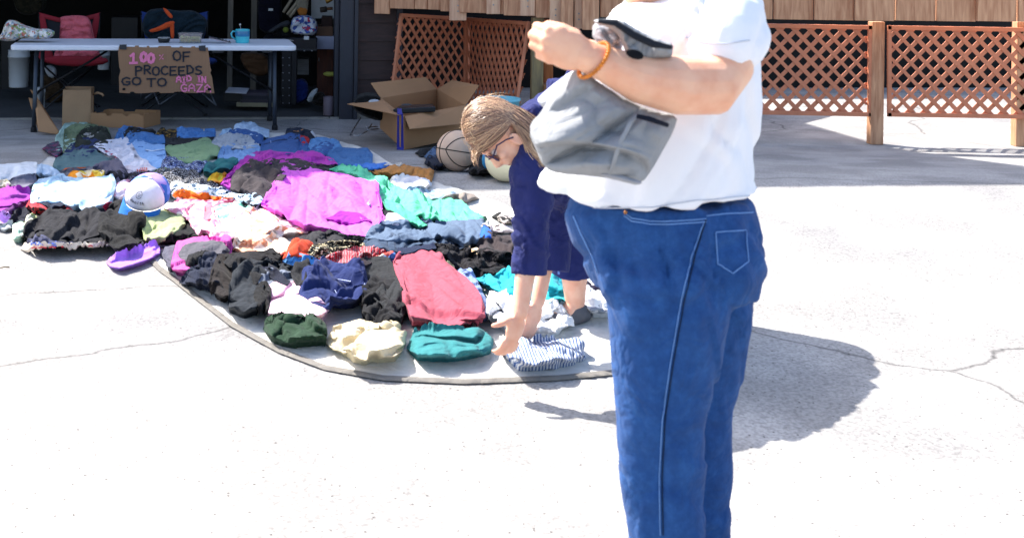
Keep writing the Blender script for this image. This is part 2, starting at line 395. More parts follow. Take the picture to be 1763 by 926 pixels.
for x0, x1, yb in ((774, 803, 36), (838, 861, 25), (896, 921, 28), (947, 966, 43), (990, 1003, 50)):
    D = fD(x0)-.06; a = P(x0, yb, D); c = P(x1, yb, D); b = MB(); up = Vector((0, 0, .7)); b.slab([a, c, c+up, a+up], -.045)
    bt = b.build('batten', deckw2, deck, bevel=.005)
    q = MB(); m_ = P((x0+x1)/2, yb-16, D-.006); q.tube([m_, m_+Vector((0, -.008, 0))], .007, 8); m_ = P((x0+x1)/2, yb-26, D-.006); q.tube([m_, m_+Vector((0, -.008, 0))], .007, 8)
    q.build('screw', mat('zinc', '8a8c8e', .4, .8), bt)
for x0, x1, yb, D in ((966, 987, 46, 10.0), (1003, 1031, 52, 9.98), (1034, 1085, 30, 10.1), (1088, 1140, 30, 10.1), (1143, 1200, 31, 10.05), (1203, 1262, 32, 10.0), (1265, 1330, 33, 10.0), (1333, 1400, 34, 10.0), (1403, 1470, 35, 9.95), (1473, 1540, 36, 9.9), (1543, 1610, 36, 9.9), (1613, 1680, 37, 9.9), (1683, 1750, 37, 9.85), (1753, 1830, 38, 9.85), (1833, 1910, 39, 9.85)):
    a = P(x0, yb, D); c = P(x1, yb, D); c.z = a.z; up = Vector((0, 0, .6)); b = MB(); b.slab([a, c, c+up, a+up], -.03); b.build('board', deckw, deck, bevel=.004)
b = MB(); a = P(640, -40, 11.3); c = P(960, -40, 10.4); b.hexa([a, c, c+Vector((2.2, 2.5, 0)), a+Vector((.3, 1.5, 0))], [p+Vector((0, 0, .05)) for p in (a, c, c+Vector((2.2, 2.5, 0)), a+Vector((.3, 1.5, 0)))])
b.build('deck_floor', deckw, deck)
def wpost(x0, x1, yt, yb, D, m, nm='deck_post'):
    a = P(x0, yb, D); c = P(x1, yb, D); t0 = P(x0, yt, D); b = MB(); z0 = float(zg(D)); a.z = c.z = z0; up = Vector((0, 0, t0.z-z0)); b.slab([a, c, c+up, a+up], -.09)
    return b.build(nm, m, deck, bevel=.006)
wpost(915, 935, 31, 170, 10.25, wood('weathered_post', '6d6048', '8c7a52', (6, 6, .7), 6))
wpost(936, 952, 34, 150, 10.4, wood('orange_post', '8a4a22', 'a8612e', (6, 6, .7), 6))
b = MB(); b.box(P(946, 152, 10.3), (.13, .2, .07)); b.box(P(950, 160, 10.3), (.18, .25, .04)); b.build('stair_block', wood('rough_plank', '8a5a30', '5d4a36', (6, 1, 1), 6), deck, bevel=.004)
for x in (1250, 1500, 1750): wpost(x, x+22, 38, 190, 10.1, deckw)

def lattice(label, TLp, TRp, BLp, BRp, Ds, step=.093, wdt=.036, clip=True):
    tl, tr = P(*TLp, Ds[0]), P(*TRp, Ds[1]); bl, br = P(*BLp, Ds[2]), P(*BRp, Ds[3])
    o = thing('lattice_panel', label, 'lattice', (bl+br)/2, 'lattice panels under the deck')
    W = ((tr-tl).length+(br-bl).length)/2; Hh = ((tl-bl).length+(tr-br).length)/2
    nrm = (tr-tl).cross(bl-tl).normalized()
    if nrm.y > 0: nrm = -nrm
    def Q(u, v, off=0):
        p = (tl*(1-u/W)+tr*(u/W))*(1-v/Hh)+(bl*(1-u/W)+br*(u/W))*(v/Hh); return p+nrm*off
    for sgn in (1, -1):
        b = MB(); c0 = -Hh if sgn > 0 else 0
        st = step*1.414; k = c0
        while k < W+Hh:
            # line u = k + sgn*v
            pts = []
            for v in (0, Hh): pts.append((k+sgn*v, v))
            (u0, v0), (u1, v1) = pts
            def cl(u0, v0, u1, v1):
                t0, t1 = 0, 1
                du = u1-u0
                for lim, s_ in ((.015, 1), (W-.015, -1)):
                    a = (u0-lim)*s_; c = du*s_
                    if c == 0: continue
                    t = -a/c
                    if c > 0: t0 = max(t0, t)
                    else: t1 = min(t1, t)
                return t0, t1
            t0, t1 = cl(u0, v0, u1, v1)
            if t1 > t0+.01:
                ua, va = u0+(u1-u0)*t0, (v1-v0)*t0; ub, vb = u0+(u1-u0)*t1, (v1-v0)*t1
                h = wdt/2*1.414; off = .008 if sgn > 0 else .0
                cu = lambda x_: min(W-.008, max(.008, x_))
                b.slab([Q(cu(ua-h), va, off), Q(cu(ua+h), va, off), Q(cu(ub+h), vb, off), Q(cu(ub-h), vb, off)], .007*(1 if off >= 0 else 1))
            k += st
        b.build('slats', latm, o)
    b = MB()
    for (u0, v0, u1, v1) in ((0, 0, W, .035), (0, Hh-.035, W, Hh), (0, 0, .032, Hh), (W-.032, 0, W, Hh)):
        b.slab([Q(u0, v0, .018), Q(u1, v0, .018), Q(u1, v1, .018), Q(u0, v1, .018)], -.026)
    b.build('frame', latm, o, bevel=.003)
    return o
lattice('shaded reddish lattice panel behind the open cardboard box', (685, 23), (803, 30), (668, 168), (803, 178), (11.2, 12.0, 11.1, 12.0))
lattice('brighter lattice panel leaning between the box and the deck post', (805, 30), (917, 38), (803, 178), (896, 178), (12.0, 10.4, 12.0, 10.2))
lattice('lattice panel beyond the standing shopper', (1275, 40), (1498, 44), (1275, 196), (1498, 200), (10.15, 10.15, 10.15, 10.15))
lattice('rightmost lattice panel at the end of the deck', (1525, 44), (1900, 50), (1525, 200), (1900, 206), (10.1, 10.1, 10.1, 10.1))

# ------------------------------------------------------------------ folding table
fl, fr = G(58, 227.5), G(473, 224); fl.z = fr.z = 0
tx = (fr-fl).normalized(); tin = Vector((-tx.y, tx.x, 0)); TM = Matrix((tx, tin, UP)).transposed()
fc = (fl+fr)/2
def T(s, d, z): return fc+tx*s+tin*d+UP*z
hw = (fr-fl).length/2; plast = mat('white_plastic', 'd8dae2', .45, var=.04, bump=.15, bscale=150); dkm = mat('grey_steel', '3d434c', .4, .6)
table = thing('folding_table', 'long white plastic folding table with dark steel legs', 'table', T(0, .3, 0))
cr = .05; L2 = 1.215; outline = []
for cx, cy, a0 in ((L2-cr, .66-cr, 0), (-L2+cr, .66-cr, 90), (-L2+cr, -.08+cr, 180), (L2-cr, -.08+cr, 270)):
    for k in range(5): a = R(a0+k*22.5); outline.append(T(cx+cr*math.cos(a)-.01, cy+cr*math.sin(a), .70))
MB().poly(outline, .045).build('tabletop', plast, table, bevel=.01)
for sx in (-1, 1):
    for dy in (0, .56):
        p0 = T(sx*hw+(.0), dy, 0); p1 = T(sx*(hw-.01), dy+(.03 if dy == 0 else -.03), .70)
        lg = MB().tube([p0, p0+(p1-p0)*.35, p1], [.019, .019, .019], 12).build('leg', dkm, table, smooth=True)
        MB().lathe(p0-UP*.0, [(0, 0), (.027, 0), (.027, .03), (.021, .045)], 14).build('foot_cap', mat('black_rubber', '15161a', .7), lg)
    b = MB(); b.tube([T(sx*hw, .03, .66), T(sx*hw, .53, .66)], .012, 8); b.tube([T(sx*hw, .01, .30), T(sx*hw, .55, .30)], .011, 8); b.build('crossbar', dkm, table, smooth=True)
    b = MB(); b.tube([T(sx*hw, .28, .31), T(sx*(hw-.42), .28, .56), T(sx*(hw-.62), .28, .685)], .010, 8); b.tube([T(sx*(hw-.3), .2, .49), T(sx*(hw-.3), .36, .49)], .012, 8); b.build('brace', mat('black_steel', '1c1d21', .45, .5), table, smooth=True)
b = MB(); b.box(T(.95, -.07, .692), (.09, .02, .02), TM); b.box(T(.52, -.06, .69), (.1, .03, .02), TM); b.build('clip', mat('black_clip', '141417', .5), table, bevel=.003)

# ------------------------------------------------------------------ cardboard sign
card = mat('corrugated_card', '8e6b50', .85, var=.07, scale=5, bump=.25, bscale=30, streak=(40, 1, 1)); card2 = mat('brown_box_card', 'a57c58', .85, var=.06, scale=5, bump=.15)
def SP(zx, zy, off=0):                                   # sign plane, from a flat sketch of the sign
    u = (zx-760)/575; v = (zy-290)/292
    a = T(0, -.12-off, 0); pl = P(205+u*153, 78, 10.25)
    s = (pl.x-fc.x)/tx.x
    s += (u-.5)*.018*v*2+v*.01
    return T(s, -.105-off-.02*v+.0, .741-v*.40)
sign = thing('cardboard_sign', 'hand lettered cardboard sign hanging from the front edge of the white table', 'sign', SP(1045, 580))
out = [(762, 292), (800, 293), (860, 294), (864, 286), (884, 286), (888, 296), (935, 297), (938, 288), (950, 288), (955, 298), (1005, 297), (1012, 289), (1085, 288), (1092, 297), (1140, 298), (1145, 291), (1160, 291), (1164, 297), (1215, 299), (1218, 291), (1240, 290), (1245, 298), (1322, 298),
       (1330, 420), (1336, 440), (1328, 455), (1337, 480), (1346, 583), (1300, 584), (1295, 576), (1250, 577), (1246, 582), (1160, 580), (1155, 572), (1105, 573), (1100, 580), (1020, 581), (1010, 573), (980, 576), (930, 581), (870, 582), (860, 572), (842, 572), (836, 582), (774, 577), (768, 480), (777, 440), (768, 420), (758, 330)]
MB().poly([SP(x, y) for x, y in out], .006).build('board', card, sign)
b = MB()
for x0, y0, x1, y1 in ((764, 280, 810, 312), (1263, 286, 1307, 320)):
    b = MB(); b.slab([SP(x0, y0, .012), SP(x1, y0-2, .012), SP(x1, y1, .012), SP(x0+4, y1-3, .012)], .004)
    b.build('tape', mat('black_tape', '24262c', .5), sign)
b = MB()
for cx, cy, rx, ry in ((801, 555, 10, 8), (1317, 558, 12, 9), (850, 577, 12, 6)):
    b.poly([SP(cx+rx*math.cos(a*R(30)), cy+ry*math.sin(a*R(30)), .0085) for a in range(12)], .002)
b.build('hole', mat('black_hole', '08080a', .9), sign)
GL = {'1': [[(.15, .25), (.5, 0), (.5, 1)], [(.1, 1), (.95, .97)]],
      '0': [[(.5, 0), (.15, .2), (.05, .55), (.2, .9), (.5, 1), (.8, .88), (.95, .5), (.82, .15), (.5, 0)]],
      '%': [[(.9, 0), (.15, 1)], [(.2, .1), (.3, .28), (.1, .25), (.2, .1)], [(.85, .7), (.9, .9), (.7, .85), (.85, .7)]],
      'O': [[(.5, 0), (.15, .15), (.02, .5), (.15, .87), (.5, 1), (.85, .87), (.98, .5), (.85, .15), (.5, 0)]],
      'F': [[(.12, 0), (.1, 1)], [(.1, .04), (.95, 0)], [(.1, .48), (.8, .46)]],
      'P': [[(.1, 0), (.12, 1.05)], [(.05, .05), (.6, 0), (.95, .2), (.8, .45), (.12, .55)]],
      'R': [[(.1, 0), (.12, 1)], [(.05, .04), (.6, 0), (.9, .2), (.75, .45), (.12, .52)], [(.4, .52), (.95, 1)]],
      'C': [[(.95, .12), (.6, 0), (.2, .15), (.05, .5), (.2, .88), (.6, 1), (.98, .85)]],
      'E': [[(.12, 0), (.1, 1)], [(.1, .03), (.92, 0)], [(.1, .48), (.8, .46)], [(.1, 1), (.95, .96)]],
      'D': [[(.12, 0), (.1, 1)], [(.02, .03), (.55, .02), (.95, .4), (.85, .8), (.1, 1)]],
      'S': [[(.9, .1), (.5, 0), (.15, .15), (.2, .4), (.75, .55), (.9, .8), (.5, 1), (.08, .9)]],
      'G': [[(.92, .15), (.55, 0), (.15, .18), (.05, .55), (.25, .92), (.65, 1), (.92, .85), (.92, .58), (.55, .58)]],
      'T': [[(.02, .04), (.98, 0)], [(.5, .03), (.5, 1)]],
      'A': [[(.02, 1), (.12, .3), (.5, 0), (.85, .3), (.95, 1)], [(.1, .6), (.9, .58)]],
      'I': [[(.5, 0), (.5, 1)], [(.1, .02), (.9, 0)], [(.1, 1), (.9, .98)]],
      'N': [[(.08, 1), (.1, 0), (.88, 1), (.92, 0)]],
      'Z': [[(.05, .03), (.92, 0), (.08, 1), (.98, .97)]]}
def ribbon(b, pts, wd, mapf, off):
    n = len(pts)
    for i in range(n-1):
        (x0, y0), (x1, y1) = pts[i], pts[i+1]; dx, dy = x1-x0, y1-y0; l = math.hypot(dx, dy) or 1
        ex, ey = dx/l*wd*.35, dy/l*wd*.35; nx_, ny_ = -dy/l*wd/2, dx/l*wd/2
        q = [(x0-ex+nx_, y0-ey+ny_), (x1+ex+nx_, y1+ey+ny_), (x1+ex-nx_, y1+ey-ny_), (x0-ex-nx_, y0-ey-ny_)]
        o = off+.0004*(i % 3)
        b.add([mapf(*p, o) for p in q], [(0, 1, 2, 3)])
def write(txt, x0, y0, x1, y1, wd, m, nm, mapf=SP, off=.0075, jit=5, parent=None, gap=.22):
    n = sum(1 if c != ' ' else .6 for c in txt); cw = (x1-x0)/(n+(n-1)*gap); x = x0; b = MB(); rr = random.Random(txt+str(x0))
    for ch in txt:
        if ch == ' ': x += cw*(.6+gap); continue
        jy = rr.uniform(-jit, jit)
        w_ = cw*(.55 if ch in '1I' and len(txt) > 1 else 1)
        for s in GL[ch]: ribbon(b, [(x+px_*w_, y0+jy+py_*(y1-y0)) for px_, py_ in s], wd, mapf, off)
        x += w_+cw*gap
    return b.build(nm, m, parent or sign)
pink = mat('pink_paint', 'e27aa0', .7, var=.12, scale=60); ink = mat('dark_marker', '23222b', .7, var=.3, scale=60)
write('1', 828, 332, 880, 390, 15, pink, 'lettering'); write('00', 898, 334, 982, 386, 19, pink, 'lettering'); write('%', 1012, 342, 1042, 375, 4, pink, 'lettering')
write('OF', 1100, 322, 1208, 380, 11, ink, 'lettering'); write('PROCEEDS', 866, 414, 1278, 466, 11, ink, 'lettering')
write('GO', 786, 486, 902, 532, 11, ink, 'lettering'); write('TO', 938, 486, 1056, 534, 11, ink, 'lettering')
write('AID', 1118, 478, 1222, 512, 10, pink, 'lettering', gap=.3); write('IN', 1250, 478, 1310, 514, 10, pink, 'lettering', gap=.35); write('GAZA', 1143, 526, 1325, 570, 9, pink, 'lettering')

# ------------------------------------------------------------------ clothes on the ground: every garment is laid over whatever already lies there
GX0, GX1, GY0, GY1, CELL = -3.4, 3.0, 2.2, 10.8, .012
HMAP = np.zeros((int((GX1-GX0)/CELL), int((GY1-GY0)/CELL)))
def hm(X, Y):
    i = np.clip(((X-GX0)/CELL).astype(int), 0, HMAP.shape[0]-1); j = np.clip(((Y-GY0)/CELL).astype(int), 0, HMAP.shape[1]-1)
    return HMAP[i, j]
def splat(V):                                            # V: rows x cols x 3
    for a in np.linspace(0, 1, 4):
        for c in np.linspace(0, 1, 4):
            p = (V[:-1, :-1]*(1-a)*(1-c)+V[1:, :-1]*a*(1-c)+V[:-1, 1:]*(1-a)*c+V[1:, 1:]*a*c).reshape(-1, 3)
            i = ((p[:, 0]-GX0)/CELL).astype(int); j = ((p[:, 1]-GY0)/CELL).astype(int)
            ok = (i >= 0) & (i < HMAP.shape[0]) & (j >= 0) & (j < HMAP.shape[1])
            np.maximum.at(HMAP, (i[ok], j[ok]), (p[:, 2]-zg(p[:, 1]))[ok])
def un(px, py):
    dx = px-PX; dy = py-PY; c, s = math.cos(ROLL), math.sin(ROLL)
    return dx*c+dy*s, -dx*s+dy*c
YG = np.linspace(60, 1.2, 6000); RG = (CH-zg(YG))/YG*F    # unrolled image row of the bare ground at depth YG
def hit(px, py, extra, reach=.42, step=.006):
    """first depth where the line of sight meets the pile raised by extra"""
    x, y = un(px, py); Dg = np.interp(y, RG, YG)
    D = Dg-reach*Dg*.12; D = np.minimum(D, Dg); best = Dg.copy(); done = np.zeros(Dg.shape, bool)
    n = int(reach*.12*10/step)+2; st = (Dg-D)/n
    for _ in range(n+1):
        z = CH-y*D/F; X = x*D/F
        h = zg(D)+hm(X, D)+extra; w_ = (z <= h) & ~done
        best[w_] = D[w_]; done |= w_
        D = D+st
    return best
def chaikin(p, n=2):
    for _ in range(n):
        q = []
        for i in range(len(p)):
            a, b_ = p[i], p[(i+1) % len(p)]
            q += [(a[0]*.75+b_[0]*.25, a[1]*.75+b_[1]*.25), (a[0]*.25+b_[0]*.75, a[1]*.25+b_[1]*.75)]
        p = q
    return p
def blur(Z, k=1):
    for _ in range(k):
        Q = np.pad(Z, 1, mode='edge'); Z = (Q[:-2, 1:-1]+Q[2:, 1:-1]+Q[1:-1, :-2]+Q[1:-1, 2:]+2*Q[1:-1, 1:-1])/6
    return Z
NG = [0]
def span(poly, xs_):
    yt = np.full(len(xs_), 1e9); yb = np.full(len(xs_), -1e9); n = len(poly)
    for i in range(n):
        (x0, y0), (x1, y1) = poly[i], poly[(i+1) % n]
        if x0 == x1: continue
        a, c = min(x0, x1), max(x0, x1); k = (xs_ >= a) & (xs_ <= c)
        y = y0+(xs_[k]-x0)/(x1-x0)*(y1-y0)
        yt[k] = np.minimum(yt[k], y); yb[k] = np.maximum(yb[k], y)
    return yt, yb
def lay(name, label, cat, m, poly, t=.05, amp=.016, wl=.07, ang=0.3, aniso=4.5, sharp=.4, parent=None, group=None, sm=2, step=1.5, flat=False, kind=None):
    NG[0] += 1; seed = NG[0]*31+7
    p = [(float(a), float(c)) for a, c in poly]; q_ = []
    for i in range(len(p)):                              # corners only just rounded
        a_, c_, d_ = p[i-1], p[i], p[(i+1) % len(p)]
        q_ += [(c_[0]*.8+a_[0]*.2, c_[1]*.8+a_[1]*.2), (c_[0]*.98+a_[0]*.01+d_[0]*.01, c_[1]*.98+a_[1]*.01+d_[1]*.01), (c_[0]*.8+d_[0]*.2, c_[1]*.8+d_[1]*.2)]
    p = q_
    x0, x1 = min(a for a, c in p)+.3, max(a for a, c in p)-.3
    nx = max(10, int((x1-x0)/step)); X = np.linspace(x0, x1, nx); yt, yb = span(p, X)
    hh = yb-yt; k_ = np.clip(hh/30, .1, 1)*(0 if kind == 'flat' else 1)
    yt = yt-1.5*k_+5*k_*(fbm(X/17., X*0+seed, seed, 3)-.45); yb = yb+1.5*k_+4*k_*(fbm(X/15., X*0+seed+3, seed+1, 3)-.45)
    hgt = np.max(yb-yt); ny = int(min(90, max(12, hgt/1.15)))
    v = np.linspace(0, 1, ny)[:, None]; px = np.repeat(X[None, :], ny, 0); py = yb[None, :]-v*(yb-yt)[None, :]
    s_col = (yb-PY)/(CH-.3)
    tc = np.minimum(t*.85, .5*(yb-yt)/s_col)[None, :]
    rise = np.clip(v/.2, 0, 1); rise = np.sqrt(1-(1-rise)**2)*(1-.35*np.clip((v-.6)/.4, 0, 1)**2)
    mid = blur(folds(px/48., py/26., ang+.8, 1., seed+2, 1.8, .3), 1)
    ex = tc*rise*(1+.8*mid)+.004
    D = hit(px, py, ex)
    D2 = blur(D, sm); D = np.minimum(D, D2); D = blur(D, 1)
    ux, uy = un(px, py)
    V = np.stack([ux*D/F, D, CH-uy*D/F], -1)
    du = np.gradient(V, axis=1); dv = np.gradient(V, axis=0); Nn = np.cross(du, dv)
    Nn[Nn[..., 2] < 0] *= -1
    Nn = blur3(Nn, 3); Nn /= np.linalg.norm(Nn, axis=-1, keepdims=True)+1e-9
    fx = V[..., 0]; fy = V[..., 1]*.42+V[..., 2]*1.1; a0 = rng.uniform(-.9, .9) if amp > .009 else .3; ang_ = ang+a0
    wv = .75*layers(fx, fy, ang_+1.2, wl*2.6, seed+21, 2.0)+.8*folds(fx, fy, ang_, wl*1.35, seed, aniso, sharp)+.5*folds(fx, fy, ang_+.7, wl*.62, seed+4, 2.4, .5)+.09*folds(fx, fy, ang_-.5, wl*.3, seed+8, 2., .5)
    e = np.clip(np.minimum(v, 1-v)*6+.4, 0, 1)*np.clip(np.minimum(np.arange(nx), np.arange(nx)[::-1])/5.+.1, 0, 1)[None, :]
    a_ = np.minimum(amp*1.7, .9*tc+.003)
    W = (wv+.15)*a_*e
    V = V+Nn*W[..., None]+np.array([0, -.3, 0])*np.clip(W, 0, 1)[..., None]
    gz = zg(V[..., 1])+.003; V[..., 2] = np.maximum(V[..., 2], gz); V[..., 2] += blur(np.clip(gz+hm(V[..., 0], V[..., 1])-V[..., 2], 0, .02), 2)
    if not flat: splat(V)
    fr0 = V[0].copy(); fr0[:, 1] += .012+.1*tc[0]; fr0[:, 2] -= np.minimum(.02, .5*tc[0]); fr1 = V[0].copy(); fr1[:, 1] += .004; fr1[:, 2] -= np.minimum(.014, .3*tc[0])
    bk = V[-1].copy(); bk[:, 1] += .012+.15*tc[0]; bk[:, 2] -= .35*tc[0]; bk2 = bk.copy(); bk2[:, 1] += .01; bk2[:, 2] = np.minimum(bk[:, 2]-.004, np.maximum(zg(bk[:, 1])+.001, bk[:, 2]-.9*tc[0]-.01))
    for r_ in (fr0, fr1, bk): r_[:, 2] = np.maximum(r_[:, 2], zg(r_[:, 1])+.001)
    A_ = np.concatenate([fr0[None], fr1[None], V, bk[None], bk2[None]], 0); ny2 = A_.shape[0]
    idx = np.arange(ny2*nx).reshape(ny2, nx)
    f = np.stack([idx[:-1, :-1], idx[:-1, 1:], idx[1:, 1:], idx[1:, :-1]], -1).reshape(-1, 4)
    me = bpy.data.meshes.new(name); me.from_pydata(A_.reshape(-1, 3).tolist(), [], f.tolist()); me.update()
    o = link(name, me, m, parent)
    return tag(o, label, cat, group, kind)
def blur3(Z, k):
    return np.stack([blur(Z[..., i], k) for i in range(3)], -1)
def trim(name, m, pts, wd, parent, off=.004):
    """a seam, hem, band or printed line lying on the pile, pts in outline order"""
    X = []; Yp = []
    for i in range(len(pts)-1):
        n = max(2, int(math.hypot(pts[i+1][0]-pts[i][0], pts[i+1][1]-pts[i][1])/3))
        for k in range(n): X.append(pts[i][0]+(pts[i+1][0]-pts[i][0])*k/n); Yp.append(pts[i][1]+(pts[i+1][1]-pts[i][1])*k/n)
    X.append(pts[-1][0]); Yp.append(pts[-1][1]); X = np.array(X, float); Yp = np.array(Yp, float)
    dx = np.gradient(X); dy = np.gradient(Yp); l = np.hypot(dx, dy)+1e-6; ox = -dy/l*wd/2; oy = dx/l*wd/2
    rows = []
    for k in (-1, 0, 1):
        px, py = X+ox*k, Yp+oy*k; D = hit(px, py, np.full(px.shape, off+(.002 if k == 0 else 0))); D = blur(D[None], 1)[0]-.003
        ux, uy = un(px, py); rows.append(np.stack([ux*D/F, D, CH-uy*D/F], -1))
    A_ = np.stack(rows); n = len(X); idx = np.arange(3*n).reshape(3, n)
    f = np.stack([idx[:-1, :-1], idx[:-1, 1:], idx[1:, 1:], idx[1:, :-1]], -1).reshape(-1, 4)
    me = bpy.data.meshes.new(name); me.from_pydata(A_.reshape(-1, 3).tolist(), [], f.tolist()); me.update()
    return link(name, me, m, parent)

# fabrics
def fb(*c, p='plain', s=1.0, n=None, wr=.32, rough=.9):
    def dk_(h): v = [int(h[i:i+2], 16) for i in (0, 2, 4)]; k = .68 if max(v) < 90 else 1; return '%02x%02x%02x' % tuple(int(x*k) for x in v)
    c = tuple(dk_(h) for h in c)
    return fabric(n or 'cloth_'+'_'.join(c)[:20], c, p, s, wr=wr, rough=rough)
D_LIGHT = fb('6f9ad0', '86afe0', '9cc0ea', p='denim', n='light_denim'); D_MID = fb('33629e', '4578b4', '5f92ca', p='denim', n='mid_denim')
D_DARK = fb('213f70', '2f5590', '3f6aa8', p='denim', n='dark_denim'); D_GREY = fb('8d96a4', 'a0a8b2', 'b2b8be', p='denim', n='grey_denim')
BLACK = fb('232227', n='black_cloth'); CHAR = fb('35363b', n='charcoal_cloth'); NAVY = fb('1e2548', n='navy_cloth'); SLATE = fb('414e63', n='slate_cloth')
DGREY = fb('4a4650', n='dark_grey_cloth'); BROWNB = fb('2b2222', n='brown_black_cloth'); WHITE = fb('d8dbe2', n='white_cloth'); CREAM = fb('e2d4c2', n='cream_cloth')
STITCH = fb('b9b2a0', n='pale_thread'); GREYB = fb('5d5552', n='taupe_cloth')
# the sheet the clothes lie on, and its grey binding
sheet = lay('ground_sheet', 'white sheet with grey binding spread under all the clothes', 'sheet', fb('cfcdc8', n='sheet_white', wr=.3),
            [(262, 447), (275, 425), (60, 405), (10, 330), (60, 290), (95, 262), (300, 225), (540, 232), (640, 262), (700, 300), (860, 350), (960, 400), (1120, 430), (1180, 520), (1190, 570), (1160, 612), (1080, 640), (960, 652), (800, 658), (660, 652), (560, 634), (480, 604), (400, 560), (340, 514), (300, 482)], t=.002, amp=.002, wl=.2, step=3, sm=3, kind=None)
trim('binding', fb('77736e', n='grey_binding'), [(262, 448), (275, 462), (300, 480), (330, 504), (370, 535), (400, 558), (480, 602), (560, 632), (660, 650), (800, 656), (960, 650), (1080, 638), (1158, 611), (1186, 574)], 9, sheet)
L = lay; g1 = 'clothes spread out for sale'
def g(name, label, cat, m, poly, **k): return lay(name, label, cat, m, poly, group=None, **k)

# --- back rows, against the table
g('folded_shirt', 'pale mint folded shirt under the olive one, furthest left at the back', 'shirt', fb('a9c9bd'), [(92, 262), (102, 228), (112, 213), (130, 211), (156, 213), (150, 235), (115, 264)], t=.06)
g('print_cloth', 'small dark floral garment on the concrete at the back left edge', 'garment', fb('1e2033', '7a2b58', '39435e', p='floral'), [(72, 256), (86, 248), (100, 246), (108, 262), (98, 270), (82, 263)], t=.02)
g('olive_shirt', 'olive green shirt folded over, furthest left at the back', 'shirt', fb('6f7f5e'), [(108, 264), (110, 225), (128, 217), (156, 215), (186, 222), (191, 236), (188, 255), (150, 266)], t=.07, ang=1.2)
g('olive_trousers', 'dark olive garment with pale lining crumpled on the olive shirt', 'trousers', fb('2c3426'), [(124, 258), (138, 228), (160, 218), (184, 222), (192, 240), (190, 256), (170, 262)], t=.06, amp=.022)
g('pale_lining', 'grey white lining showing in the dark olive garment', 'garment', fb('a8a5a0'), [(143, 236), (152, 231), (182, 235), (180, 239), (152, 239)], t=.01)
g('navy_jeans', 'navy jeans below the dark olive garment', 'jeans', fb('1c2c5c'), [(104, 270), (122, 252), (140, 243), (172, 243), (168, 264), (140, 274), (112, 276)], t=.05)
g('slate_shirt', 'slate teal shirt folded flat left of the white towel', 'shirt', fb('4e6c72'), [(90, 288), (95, 273), (108, 268), (140, 261), (168, 264), (193, 273), (186, 285), (150, 291), (98, 294)], t=.05, amp=.009, wl=.14)
g('orange_garment', 'thin orange garment edge under the slate teal shirt', 'garment', fb('cc5a28'), [(104, 296), (112, 290), (146, 288), (166, 287), (150, 295)], t=.02)
o = g('blue_jeans', 'mid blue jeans with dark top behind the white towel', 'jeans', D_MID, [(196, 240), (204, 224), (214, 218), (240, 220), (262, 228), (262, 240), (230, 245), (200, 246)], t=.06)
g('black_blouse', 'black top crumpled on jeans behind the pale waistband', 'top', BLACK, [(212, 231), (222, 219), (240, 221), (268, 226), (268, 235), (240, 236), (214, 238)], t=.03, amp=.02)
g('gold_print_scarf', 'black and gold patterned scarf among the jeans at the back', 'scarf', fb('17130f', '8a6a2c', '2c2214', p='floral', s=1.3), [(264, 236), (276, 224), (300, 223), (314, 226), (312, 240), (292, 243), (272, 242)], t=.05, amp=.02)
o = g('rolled_jeans', 'blue jeans rolled in a long strip behind the sage green shirt', 'jeans', D_MID, [(304, 240), (304, 222), (330, 220), (350, 222), (371, 222), (372, 236), (340, 242)], t=.06)
trim('belt_loop', STITCH, [(351, 222), (352, 237)], 2, o)
g('black_leggings', 'black leggings in a band below the rolled blue jeans', 'leggings', fb('22252e'), [(282, 250), (284, 238), (330, 240), (371, 236), (368, 246), (330, 252)], t=.04)
o = g('jeans_waistband', 'mid blue jeans with stitched waistband above the light blue jeans', 'jeans', D_MID, [(214, 246), (218, 234), (246, 231), (282, 234), (285, 246), (250, 256), (220, 254)], t=.05)
trim('waistband_seam', STITCH, [(218, 240), (250, 238), (283, 241)], 1.3, o); trim('waistband_seam', fb('27497e', n='seam_blue'), [(218, 235), (250, 233), (283, 236)], 2, o)
o = g('light_jeans', 'light blue jeans laid open beside the white towel', 'jeans', D_LIGHT, [(224, 250), (240, 244), (262, 250), (284, 250), (287, 272), (282, 290), (262, 293), (246, 284), (232, 268)], t=.07, amp=.012, wl=.12)
trim('leather_patch', fb('8a5a44', n='leather'), [(234, 243), (246, 247), (258, 249)], 4.5, o); trim('belt_loop', D_LIGHT, [(274, 250), (276, 259)], 4, o); trim('waistband_seam', fb('cfe0f2', n='pale_seam'), [(240, 256), (262, 260), (284, 256)], 1.6, o)
trim('pocket_seam', fb('4c79b4', n='pocket_blue'), [(246, 266), (262, 270), (284, 266)], 1.3, o)
g('camo_shorts', 'navy and white patterned shorts in front of the sage green shirt', 'shorts', fb('131b3a', '2a3a72', 'b8c4de', '1a2148', '50629c', p='camo', s=1.2), [(276, 292), (280, 277), (292, 271), (320, 274), (356, 274), (360, 286), (340, 294), (300, 297)], t=.05, amp=.02)
g('sage_shirt', 'sage green shirt in the middle of the jeans at the back', 'shirt', fb('7c9a72'), [(283, 258), (290, 250), (312, 251), (334, 245), (354, 241), (374, 252), (382, 260), (376, 268), (346, 277), (318, 279), (296, 270)], t=.07, amp=.012, wl=.11)
g('pale_blue_shirt', 'pale blue shirt peaked highest at the back of the pile', 'shirt', fb('a9c2dc'), [(399, 228), (408, 216), (418, 210), (430, 211), (446, 218), (464, 224), (464, 238), (440, 240), (410, 236)], t=.1)
g('pale_blue_sleeve', 'small light blue crumple left of the dark jeans at the back', 'sleeve', fb('9cbcd8'), [(376, 234), (384, 224), (398, 221), (404, 232), (394, 238)], t=.05)
o = g('dark_jeans', 'dark blue jeans leg lying below the peaked pale blue shirt', 'jeans', D_DARK, [(384, 240), (396, 224), (420, 226), (454, 234), (452, 247), (430, 250), (398, 242)], t=.05)
